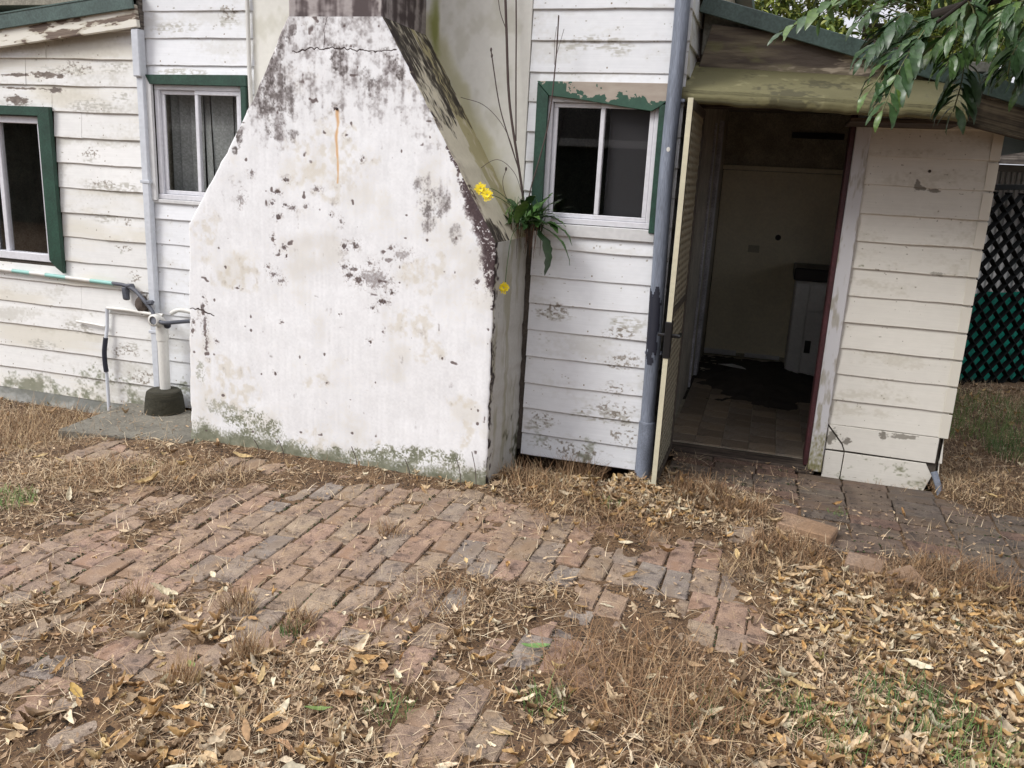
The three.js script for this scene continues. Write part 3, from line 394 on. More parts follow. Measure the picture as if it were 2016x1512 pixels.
// left extension: lower roof, its own boards and window
const ext = thing('side_extension', 'low roofed weatherboard extension with peeling barge board at the left', 'building');
{
  const g = new THREE.Group(); g.name = 'front_wall'; ext.add(g);
  const top = x => 2.16 + (x + 4.9) * 0.132;
  const hole = [-5.14, -4.475, 0.84, 1.87];
  for (const [a, b] of rowsFrom(0.112, 0.158, -0.045, 2.42)) { const seam = -4.9 + hash(Math.round(a * 100), 3) * 0.9; if (seam < -4.1 && seam > -4.85) { boards(g, M.paint, PUV, -5.8, seam - 0.001, [[a, b]], [hole]); boards(g, M.paint, PUV, seam + 0.001, -3.768, [[a, b]], [hole]); } else boards(g, M.paint, PUV, -5.8, -3.768, [[a, b]], [hole]); }
  obj('skirting_board', atWall(boardGeo(-5.8, -4.03, -0.155, -0.045, 0.008), ...PUV), M.paint, g);
  obj('wall_core', extr([[-5.8, -0.2], [-3.78, -0.2], [-3.78, 2.48], [-5.8, 2.2]], -0.1, -0.006, [[[-5.12, 0.89], [-5.12, 1.81], [-4.58, 1.81], [-4.58, 0.89]]]), M.core, g);
  obj('barge_board', (() => { const b = beam(V(-5.9, 2.158, 0.07), V(-3.735, 2.405, 0.07), 0.125, 0.03); return b; })(), std(0xffffff, 0.75, { map: tex(1024, 128, (u, v) => { const x = u * 2.2, y = v * 0.13; const n = fbm(x * 7, y * 40, 701), s = vn(x * 8, y * 300, 703), f = fbm(x * 40, y * 90, 705, 2); let c = [0.86, 0.85, 0.80]; c = mix3(c, [0.62, 0.58, 0.5], ss(0.45, 0.6, n) * 0.6); return mix3(c, mix3([0.52, 0.46, 0.4], [0.36, 0.31, 0.28], s), ss(0.56, 0.62, n + (f - 0.5) * 0.25)); }) }), ext);
  const bg = ext.children[ext.children.length - 1].geometry; { const p = bg.attributes.position, uv = bg.attributes.uv; for (let i = 0; i < p.count; i++) uv.setXY(i, (p.getX(i) + 5.9) / 2.2, (p.getY(i) - 2.1 - (p.getX(i) + 5.9) * 0.114) / 0.14); }
  obj('roof_capping', [beam(V(-5.9, 2.235, 0.1), V(-3.735, 2.482, 0.1), 0.085, 0.012), beam(V(-5.9, 2.28, -1.5), V(-3.735, 2.527, -1.5), 0.012, 3.22)], M.roof, ext);
  obj('corner_stop', bar(-3.768, -3.745, 2.3, 3.1, 0.0, 0.04), M.wood, ext);
  const w = new THREE.Group(); w.name = 'window'; ext.add(w);
  const [x0, x1, y0, y1] = WIN.l;
  obj('frame', [bar(x0, x1, y1 - 0.045, y1, -0.05, 0.006), bar(x0, x1, y0, y0 + 0.05, -0.05, 0.01), bar(x0, x0 + 0.045, y0 + 0.05, y1 - 0.045, -0.05, 0.005), bar(x1 - 0.045, x1, y0 + 0.05, y1 - 0.045, -0.05, 0.005), bar(-4.99, -4.955, y0 + 0.05, y1 - 0.045, -0.05, -0.01)], M.alu, w);
  obj('pane', bar(x0 + 0.045, x1 - 0.045, y0 + 0.05, y1 - 0.045, -0.032, -0.028, 0.0004), M.glass, w);
  obj('head_trim', extr([[-5.15, 1.875], [-4.47, 1.875], [-4.565, 1.818], [-5.15, 1.818]], 0.016, 0.042, [], 0.002), M.green, w);
  obj('right_trim', extr([[-4.57, 1.815], [-4.475, 1.872], [-4.465, 0.82], [-4.52, 0.855], [-4.57, 0.9]], 0.016, 0.046, [], 0.002), M.green, w);
}
// chimney: rendered tapering breast with a narrower stack
const chim = thing('rendered_chimney', 'big tapering white rendered chimney streaked with black mould', 'chimney', [-2.2, 0, 0.27]);
{
  const lx = y => { const P = [[-0.12, -3.123], [0.6, -3.098], [1.259, -3.069], [1.56, -2.87], [1.881, -2.667], [2.1, -2.545], [2.314, -2.434]]; for (let i = 0; i + 1 < P.length; i++) if (y <= P[i + 1][0]) return P[i][1] + (P[i + 1][1] - P[i][1]) * (y - P[i][0]) / (P[i + 1][0] - P[i][0]); return -2.434; };
  const rx = y => y < 1.281 ? -1.283 - 0.006 * y / 1.281 : -1.289 + (-1.91 + 1.289) * (y - 1.281) / (2.313 - 1.281);
  const ys = []; for (let y = -0.12; y < 2.313; y += 0.0245) ys.push(y); ys.push(1.259, 1.281, 2.314); ys.sort((a, b) => a - b);
  const NF = 60, r = 0.012, D = 0.55, zb = 0.0, rowsP = [], col = [];
  const jag = (y, s) => (fbm(y * 22, s, 801, 3) - 0.5) * 0.014;
  // columns: left flank (0..4), left arc mid, front (NF), right arc mid, right flank
  for (const y of ys) {
    const a = lx(y) + jag(y, 1), b = rx(y) + jag(y, 7), R = [];
    for (let i = 0; i <= 4; i++) R.push([V(a, y, zb + (D - r - zb) * i / 4), 0]);
    R.push([V(a + r * 0.29, y, D - r * 0.29), 1]);
    for (let i = 0; i <= NF; i++) { const x = a + r + (b - a - 2 * r) * i / NF; R.push([V(x, y, D + (fbm(x * 3, y * 3, 811) - 0.5) * 0.012 + (fbm(x * 16, y * 16, 821, 2) - 0.5) * 0.004), 2]); }
    R.push([V(b - r * 0.29, y, D - r * 0.29), 3]);
    for (let i = 0; i <= 8; i++) { const z = D - r - (D - r - zb) * i / 8; R.push([V(b + (i && i < 8 ? (fbm(z * 8, y * 6, 831) - 0.5) * 0.012 : 0), y, z), 4]); }
    rowsP.push(R);
  }
  const n = rowsP[0].length, pos = [], idx = []; rowsP.forEach(R => R.forEach(q => pos.push(q[0].x, q[0].y, q[0].z)));
  for (let j = 0; j + 1 < rowsP.length; j++) for (let i = 0; i + 1 < n; i++) { const a = j * n + i, b = a + n; idx.push(a, a + 1, b, a + 1, b + 1, b); }
  const g = new THREE.BufferGeometry(); g.setAttribute('position', new THREE.Float32BufferAttribute(pos, 3)); g.setIndex(idx); g.computeVertexNormals();
  const h = g.toNonIndexed(), p = h.attributes.position, uv = new Float32Array(p.count * 2);
  for (let t = 0; t < idx.length; t += 3) { const cols = [0, 1, 2].map(k => idx[t + k] % n), right = Math.max(...cols) > 4 + 1 + NF + 2, left = Math.min(...cols) < 5; for (let k = 0; k < 3; k++) { const i = t + k, x = p.getX(i), y = p.getY(i), z = p.getZ(i); const a = right ? 1.95 + (D - z) : left ? Math.max(-0.6, x + 3.15 - (D - z)) : x + 3.15; uv[2 * i] = (a - CU0) / CHW; uv[2 * i + 1] = (y - CV0) / CHH; } }
  h.setAttribute('uv', new THREE.BufferAttribute(uv, 2));
  at0(obj('breast', h, M.render, chim), chim);
  const st = bar(-2.432, -1.916, 2.306, 3.5, 0.0, 0.542, 0.008); { const q = st.attributes.position, u = st.attributes.uv; for (let i = 0; i < q.count; i++) u.setXY(i, (q.getX(i) + 2.5 + (0.55 - q.getZ(i))) / 0.6 * 0.55, (q.getY(i) - 2.3) / 0.9); }
  at0(obj('stack', st, M.stack, chim), chim);
  at0(obj('fixing', [new THREE.SphereGeometry(0.007, 10, 8).translate(-2.158, 1.884, 0.552)], std(lin(0.03, 0.02, 0.018), 0.8), chim), chim);
}
// downpipes and plumbing
{
  const t = thing('round_downpipe', 'round blue grey downpipe with a tar patch at the house corner', 'downpipe', [-0.535, 0, 0.065]);
  const px = y => -0.018 * (y / 2.5) + 0.006 * Math.sin(y * 3);
  obj('pipe', tube([[px(0.3), 0.3, 0], [px(0.9), 0.9, 0], [px(1.6), 1.6, 0], [px(2.3), 2.3, 0], [px(3.1), 3.1, 0]], 0.0375, 40, 20), M.pipe, t);
  obj('foot', [lathe([[0.045, -0.015], [0.045, 0.33], [0.0385, 0.34]], 24).translate(0.004, 0, 0)], M.pipe, t);
  const N = 40, H = 30, T = []; const pt = (i, j) => { const a = i / N * 2.6 - 1.7, y = 0.66 + 0.42 * j / H; return V(px(y) + Math.sin(a) * 0.0392, y, Math.cos(a) * 0.0392); };
  for (let i = 0; i < N; i++) for (let j = 0; j < H; j++) { const a = i / N, b = j / H; const e = Math.min(a, 1 - a, b * 1.2, (1 - b) * 1.4) + (fbm(a * 6, b * 9, 903) - 0.5) * 0.7; if (e > 0.06) T.push([pt(i, j), pt(i + 1, j), pt(i + 1, j + 1)], [pt(i, j), pt(i + 1, j + 1), pt(i, j + 1)]); }
  obj('tar_patch', triGeo(T), M.tar, t);
  obj('paint_chip', (() => { const T2 = []; for (let i = 0; i < 9; i++) { const a0 = 0.1, f = k => V(px(1.77) + Math.sin(a0 + 0.25 * Math.cos(k * 0.7)) * 0.0388, 1.77 + 0.012 * Math.sin(k * 0.7), Math.cos(a0 + 0.25 * Math.cos(k * 0.7)) * 0.0388); T2.push([V(px(1.77) + Math.sin(a0) * 0.039, 1.77, Math.cos(a0) * 0.039), f(i), f(i + 1)]); } return triGeo(T2); })(), M.pvc, t);
  obj('bracket', [bar(-0.045, 0.045, 0.71, 0.725, -0.05, 0.0), bar(-0.04, 0.04, 2.0, 2.015, -0.05, 0.0)], M.pipe, t);
}
{
  const t = thing('square_downpipe', 'slim square white downpipe between extension and house', 'downpipe', [-3.757, 0, 0.035]);
  obj('pipe', [cbox(0.05, 2.05, 0.045, 0, 1.1, 0, 0.005)], M.zincwhite, t);
  obj('outlet', [cbox(0.056, 0.27, 0.06, -0.002, 2.2, 0.012, 0.006)], M.zincwhite, t);
  obj('strap', [cbox(0.07, 0.018, 0.055, 0, 1.45, 0, 0.002), cbox(0.07, 0.018, 0.055, 0, 0.5, 0, 0.002)], M.zincwhite, t);
}
tag(obj('conduit', tube([[-3.012, 3.0, 0.035], [-3.008, 2.4, 0.033], [-3.002, 1.99, 0.035], [-2.992, 1.6, 0.03]], 0.012, 20, 8), M.pvc), 'thin white conduit down the wall left of the chimney top', 'conduit');
{
  const t = thing('vent_pipe', 'white plastic drain pipe with open elbow standing in a concrete collar', 'pipe', [-3.628, 0, 0.13]);
  obj('pipe', [lathe([[0.033, 0.05], [0.033, 0.56], [0.031, 0.56]], 24)], M.pvc, t);
  obj('socket', [lathe([[0.034, 0.47], [0.038, 0.475], [0.038, 0.55], [0.036, 0.56]], 24)], M.pvc, t);
  obj('elbow', [tube([[0, 0.54, 0], [0.0, 0.58, 0.006], [-0.002, 0.605, 0.03], [-0.004, 0.61, 0.06]], 0.033, 14, 20), lathe([[0.026, 0], [0.038, 0.0], [0.038, 0.03], [0.034, 0.032]], 24).rotateX(-Math.PI / 2).translate(-0.004, 0.61, 0.075)], M.pvc, t);
  obj('opening', new THREE.CircleGeometry(0.025, 20).translate(-0.004, 0.61, 0.066), std(lin(0.2, 0.21, 0.24), 0.7), t);
  const k = thing('concrete_collar', 'mossy round concrete collar at the foot of the white drain pipe', 'collar', [-3.615, -0.02, 0.16]);
  const g = lathe([[0.0, 0.175], [0.095, 0.175], [0.106, 0.167], [0.116, 0.13], [0.128, 0.0]], 40); { const p = g.attributes.position; for (let i = 0; i < p.count; i++) { const f = 1 + (fbm(p.getX(i) * 20 + 5, p.getY(i) * 20 + p.getZ(i) * 20, 911) - 0.5) * 0.12; p.setXYZ(i, p.getX(i) * f, p.getY(i), p.getZ(i) * f); } g.computeVertexNormals(); }
  obj('body', g, M.mossy, k);
  // slab under it
  const s = thing('concrete_slab', 'thin mossy concrete slab under the drain collar', 'slab', [-3.5, 0, 0.35]);
  const sh = extr([[-3.9, -0.74], [-3.1, -0.63], [-3.06, -0.06], [-3.95, -0.1]], -0.075, 0.012, [], 0.006); sh.rotateX(-Math.PI / 2); boxUV(sh);
  at0(obj('top', sh, std(lin(0.27, 0.25, 0.20), 0.95, { map: grain, bumpMap: bumpN, bumpScale: 0.006 }), s), s);
}
{
  const t = thing('water_pipe', 'thin white water pipe crossing the boards to the drain', 'pipe', [-4.14, 0, 0.04]);
  at0(obj('run', tube([[-4.139, 0.618, 0.03], [-3.95, 0.62, 0.034], [-3.755, 0.624, 0.085], [-3.66, 0.622, 0.075]], 0.011, 24, 8), M.pvc, t), t);
  at0(obj('drop', tube([[-4.138, 0.615, 0.032], [-4.143, 0.5, 0.035], [-4.15, 0.40, 0.05], [-4.158, 0.3, 0.06], [-4.152, 0.17, 0.06], [-4.125, -0.1, 0.09]], 0.011, 30, 8), M.zincwhite, t), t);
  at0(obj('black_sleeve', tube([[-4.149, 0.42, 0.049], [-4.158, 0.33, 0.059], [-4.158, 0.25, 0.061], [-4.153, 0.19, 0.061]], 0.0155, 16, 10), M.tar, t), t);
  at0(obj('stub', tube([[-4.4, 0.503, 0.03], [-4.3, 0.5, 0.034], [-4.16, 0.492, 0.034]], 0.008, 10, 8), M.pvc, t), t);
  const u = thing('teal_pipe', 'teal stained pipe running below the left window to grey hose', 'pipe', [-4.5, 0, 0.03]);
  at0(obj('pipe', tube([[-5.6, 0.81, 0.032], [-5.016, 0.803, 0.034], [-4.584, 0.796, 0.034], [-4.06, 0.786, 0.036]], 0.013, 30, 8), M.teal, u), u);
  for (const p of [[[-5.12, 0.8055, 0.034], [-4.9, 0.802, 0.034]], [[-4.75, 0.8, 0.034], [-4.62, 0.7975, 0.034]], [[-4.45, 0.794, 0.034], [-4.25, 0.79, 0.035]]]) at0(obj('pale_sleeve', tube(p, 0.0142, 6, 8), M.pvc, u), u);
  const v = thing('grey_hose', 'sagging grey hose looping from teal pipe across the downpipe', 'hose', [-3.8, 0, 0.07]);
  at0(obj('hose', tube([[-4.075, 0.788, 0.036], [-3.96, 0.784, 0.05], [-3.877, 0.765, 0.07], [-3.79, 0.71, 0.09], [-3.72, 0.65, 0.105], [-3.64, 0.615, 0.17], [-3.565, 0.6, 0.19], [-3.5, 0.605, 0.15], [-3.44, 0.61, 0.1]], 0.0125, 60, 10), M.hose, v), v);
  at0(obj('joint', [cbox(0.045, 0.09, 0.035, -3.965, 0.735, 0.045, 0.008, 0.012), cbox(0.06, 0.03, 0.04, -3.93, 0.785, 0.05, 0.008, 0.01), cbox(0.05, 0.03, 0.03, -3.74, 0.70, 0.09, 0.008, 0.01)], M.hose, v), v);
  at0(obj('rag', (() => { const g = new THREE.IcosahedronGeometry(0.045, 3); const p = g.attributes.position; for (let i = 0; i < p.count; i++) { const q = V(p.getX(i), p.getY(i), p.getZ(i)); const f = 0.75 + fbm(q.x * 40 + 9, q.y * 30 + q.z * 50, 921) * 0.6; p.setXYZ(i, q.x * f, q.y * f * 1.35, q.z * f * 0.7); } g.computeVertexNormals(); return g.translate(-3.84, 0.67, 0.05); })(), std(lin(0.13, 0.1, 0.08), 0.95, { map: grain }), v), v);
  at0(obj('cap', [new THREE.SphereGeometry(0.022, 14, 10).translate(-3.57, 0.578, 0.15)], M.tar, v), v);
  tag(obj('bent_pipe', tube([[-3.6, 0.64, 0.07], [-3.55, 0.665, 0.07], [-3.5, 0.665, 0.06], [-3.4, 0.65, 0.05]], 0.015, 20, 10), M.pvc), 'short white pipe bending behind the chimney above the hose', 'pipe');
}

// ---------------------------------------------------------------- entry extension with doorway
const ent = thing('entry_extension', 'cream weatherboard entry with open doorway under an olive hood', 'building');
const CUV = [RX0, RX1, RY0, RY1];
{
  const zf = -0.55, g = new THREE.Group(); g.name = 'front_wall'; ent.add(g);
  const rows = rowsFrom(-0.013 + 0.151, 0.151, 0.14, 2.15).map(([a, b]) => [a, b]);
  for (const [a, b] of rows) { if (a < 0.1) continue; if (a < 0.2) continue; obj('weatherboard', atWall(boardGeo(0.438, 1.075 + rr(-0.004, 0.004) - (a < 0.35 ? 0.012 : 0), a, b, zf), ...CUV), M.cream, g); }
  // the two lowest boards are split near the door
  const piece = (pts, label) => { const e = extr(pts, zf - 0.002, zf + 0.015, [], 0.002); const m = obj('weatherboard', atWall(e, ...CUV), M.cream, g); if (label) m.userData.label = label; return m; };
  piece([[0.445, 0.14], [0.545, 0.142], [0.53, 0.175], [0.445, 0.275]], 'broken corner of the board beside the door');
  piece([[0.552, 0.142], [1.035, 0.137], [1.035, 0.288], [0.445, 0.289], [0.452, 0.28], [0.535, 0.183]]);
  piece([[0.445, -0.035], [0.545, -0.035], [0.548, 0.128], [0.445, 0.13]]);
  piece([[0.551, -0.035], [1.0, -0.035], [1.03, 0.06], [0.99, 0.128], [0.554, 0.129]]);
  for (const [a, b] of rows) if (a > 0.2) obj('corner_cap', boxUV(cbox(0.05, b - a - 0.012, 0.006, 1.052, (a + b) / 2 - 0.004, zf + 0.0175, 0.001)), std(lin(0.70, 0.665, 0.575), 0.6), g);
  obj('wall_core', [bar(0.43, 1.05, 0.0, 2.15, zf - 0.1, zf - 0.006), extr([[-0.62, 2.06], [1.05, 2.06], [1.05, 2.1], [-0.62, 2.55]], zf - 0.1, zf - 0.006)], M.core, g);
  const s = new THREE.Group(); s.name = 'side_wall'; ent.add(s);
  for (const [a, b] of rowsFrom(-0.013, 0.151, 0, 2.1)) { for (const [p, r] of (b > 1.02 && a < 1.95 ? [[-0.01, 0.95], [2.35, 3.4]] : [[-0.01, 3.4]])) { const q = boardGeo(p, r, a, b); atWall(q, -6, 6, RY0, RY1); q.rotateY(Math.PI / 2); q.translate(1.056, 0, zf); obj('weatherboard', q, M.cream, s); } }
  obj('side_core', extr([[0.65, -0.02], [4.1, -0.02], [4.1, 2.12], [0.65, 2.12]], 0, 0.1, [[[1.5, 1.02], [1.5, 1.95], [2.9, 1.95], [2.9, 1.02]]]).rotateY(Math.PI / 2).translate(0.95, 0, 0), M.core, ent);
  { const w = new THREE.Group(); w.name = 'added_side_window'; ent.add(w); obj('frame', [bar(1.0, 1.045, 1.02, 1.06, -2.9, -1.5), bar(1.0, 1.045, 1.91, 1.95, -2.9, -1.5), bar(1.001, 1.044, 1.06, 1.91, -2.9, -2.86), bar(1.001, 1.044, 1.06, 1.91, -1.54, -1.5)], M.alu, w); obj('pane', bar(1.02, 1.024, 1.06, 1.91, -2.86, -1.54, 0.0004), M.glass, w); }  // unseen window added in the side wall to let more light into the room
  // jambs
  const door = new THREE.Group(); door.name = 'doorway'; ent.add(door);
  const ja = bar(0.362, 0.440, -0.005, 2.04, zf - 0.02, zf + 0.03, 0.004);
  obj('jamb_trim', ja, std(0xffffff, 0.55, { map: tex(64, 1024, (u, v) => { const y = v * 2.1; const n = fbm(u * 3, y * 9, 931), f = fbm(u * 8, y * 60, 933, 2); let c = [0.79, 0.785, 0.79]; c = mix3(c, [0.66, 0.64, 0.6], ss(0.5, 0.7, n)); return mix3(c, mix3([0.62, 0.58, 0.46], [0.44, 0.43, 0.27], f), ss(0.45, 0.85, n * 0.4 + f * 0.3 + Math.max(0, 0.45 - y) * 0.9)); }) }), door);
  { const q = ja.attributes.position, u = ja.attributes.uv; for (let i = 0; i < q.count; i++) u.setXY(i, (q.getX(i) - 0.36) / 0.08, q.getY(i) / 2.1); }
  obj('jamb_lining', [bar(0.335, 0.362, 0.02, 2.05, zf - 0.13, zf + 0.012)], M.maroon, door);
  obj('left_jamb', [bar(-0.52, -0.475, 0.0, 2.05, zf - 0.13, zf + 0.02)], M.darkwood, door);
  obj('head_jamb', [bar(-0.475, 0.362, 2.03, 2.06, zf - 0.13, zf + 0.01)], M.darkwood, door);
  obj('threshold', bar(-0.475, 0.4, -0.03, 0.012, zf - 0.14, zf + 0.03, 0.006), M.darkwood, door);
  // hood: sloping olive sheet with rolled lip
  const T = [], NU = 40, prof = [[-0.50, 2.262], [-0.36, 2.212], [-0.22, 2.162], [-0.08, 2.112], [0.0, 2.082], [0.03, 2.066], [0.045, 2.048], [0.048, 2.03], [0.04, 2.016], [0.025, 2.008]];
  const hp = (i, k, o) => { const x = -0.516 + 1.31 * i / NU, sag = -0.055 * i / NU + (vn(x * 5, k * 0.7, 941) - 0.5) * 0.008 + (k > 5 ? (vn(x * 22, 3, 943) - 0.5) * 0.009 : 0); return V(x, prof[k][1] + sag - o, prof[k][0] - o * 0.3); };
  for (let i = 0; i < NU; i++) for (let k = 0; k + 1 < prof.length; k++) for (const o of [0, 0.006]) T.push([hp(i, k, o), hp(i + 1, k + 1, o), hp(i + 1, k, o)], [hp(i, k, o), hp(i, k + 1, o), hp(i + 1, k + 1, o)]);
  const hg = mergeVertices((() => { const q = triGeo(T); q.deleteAttribute('normal'); q.deleteAttribute('uv'); return q; })(), 1e-5); hg.computeVertexNormals();
  const hood = obj('hood', boxUV(flat(hg)), M.olive, ent);
  obj('hood_batten', bar(0.30, 0.80, 1.945, 1.965, -0.5, -0.12), M.darkwood, ent);
  // stained fascia beam above the hood
  const bm = extr([[-0.49, 2.222], [0.80, 2.12], [0.80, 2.24], [0.345, 2.375], [0.30, 2.352], [-0.44, 2.44]], -0.44, -0.40, [], 0.004);
  obj('fascia_beam', bm, std(0xffffff, 0.85, { map: tex(1024, 256, (u, v) => { const x = u * 1.4, y = v * 0.36; const n = fbm(x * 3.2, y * 26, 951), f = fbm(x * 30, y * 120, 953, 2), b = fbm(x * 4, y * 5, 955); let c = mix3([0.32, 0.28, 0.25], [0.47, 0.43, 0.36], ss(0.35, 0.7, n)); c = mix3(c, [0.46, 0.45, 0.31], ss(0.5, 0.65, fbm(x * 5, y * 9, 957)) * 0.7); c = mix3(c, [0.66, 0.61, 0.54], ss(0.55, 0.7, n * 0.6 + b * 0.4 + (f - 0.5) * 0.3) * ss(0.2, 0.55, x)); return c; }), bumpMap: bumpN, bumpScale: 0.004 }), ent);
  { const q = bm.attributes.position, u = bm.attributes.uv; for (let i = 0; i < q.count; i++) u.setXY(i, (q.getX(i) + 0.5) / 1.4, (q.getY(i) - 2.1) / 0.36); }
  obj('barge_board', [beam(V(0.66, 2.09, -0.40), V(1.75, 1.84, -0.40), 0.125, 0.03), beam(V(0.66, 2.018, -0.385), V(1.75, 1.765, -0.385), 0.02, 0.03)], std(lin(0.42, 0.38, 0.28), 0.8, { map: woodTex }), ent);
  obj('roof_capping', [beam(V(-0.50, 2.535, -0.36), V(1.75, 1.925, -0.36), 0.085, 0.012)], M.roof, ent);
  obj('roof', [beam(V(-0.60, 2.60, -2.3), V(1.75, 1.965, -2.3), 0.014, 3.88)], M.roof, ent);
  obj('gable_sheet', [extr([[-0.49, 2.3], [0.35, 2.3], [-0.49, 2.52]], -0.5, -0.48)], std(lin(0.42, 0.40, 0.33), 0.8, { map: grain }), ent);
}
// screen door, opened square to the wall
{
  const d = new THREE.Group(); d.name = 'screen_door'; d.position.set(-0.447, 0.02, -0.50); ent.add(d);
  const W = 0.745, H = 1.985, w = 0.045, th = 0.024;
  const f = (z0, z1, y0, y1) => bar(-th / 2, th / 2, y0, y1, z0, z1, 0.003);
  obj('frame', [f(0, w, 0, H), f(W - w, W - 0.004, 0, H), f(w, W - w, 0, w), f(w, W - w, H - w, H), f(w, W - w, 0.93, 0.965)], std(lin(0.085, 0.07, 0.055), 0.5, { map: soft }), d);
  obj('edge_strip', bar(-th / 2 - 0.001, th / 2 + 0.001, 0, H, W - 0.0035, W + 0.003, 0.001), M.doorcream, d);
  const B = [], st = 0.075; for (const s of [-1, 1]) for (let k = -H; k < H + W; k += st) { // diamond grille
    const P = []; const z0 = w, z1 = W - w, ya = k, yb = k + s * (z1 - z0); let a = [z0, ya], b = [z1, yb]; const lo = w, hi = H - w; const clip = (p, q) => { if (p[1] < lo) { const t = (lo - p[1]) / (q[1] - p[1]); return [p[0] + (q[0] - p[0]) * t, lo]; } if (p[1] > hi) { const t = (hi - p[1]) / (q[1] - p[1]); return [p[0] + (q[0] - p[0]) * t, hi]; } return p; };
    if (Math.max(ya, yb) <= lo || Math.min(ya, yb) >= hi) continue; a = clip(a, b); b = clip(b, a); if (Math.abs(a[0] - b[0]) < 0.01) continue;
    B.push(beam(V(0.0022 + s * 0.0008, a[1], a[0]), V(0.0022 + s * 0.0008, b[1], b[0]), 0.006, 0.0014, V(1, 0, 0), 0.0004)); }
  obj('grille', B, std(lin(0.36, 0.33, 0.24), 0.6), d);
  obj('fly_screen', bar(-0.001, 0.001, w, H - w, w, W - w, 0.0003), std(lin(0.035, 0.033, 0.028), 0.8), d);
  obj('lock', [cbox(0.034, 0.19, 0.066, 0, 0.81, W - 0.024, 0.004), cbox(0.05, 0.02, 0.02, 0.03, 0.83, W - 0.03, 0.005), cbox(0.018, 0.016, 0.09, 0.055, 0.83, W - 0.06, 0.005), cbox(0.05, 0.016, 0.016, -0.03, 0.83, W - 0.03, 0.004)], M.black, d);
  obj('screw', [0.03, 0.12, 0.65, 0.98, 1.3, 1.93].map(y => new THREE.CylinderGeometry(0.003, 0.003, 0.002, 8).rotateX(Math.PI / 2).translate(0, y, W + 0.001)), M.black, d);
  obj('hinge', [0.2, 1.0, 1.8].map(y => new THREE.CylinderGeometry(0.009, 0.009, 0.09, 10).translate(-0.014, y, -0.004)), M.black, d);
}
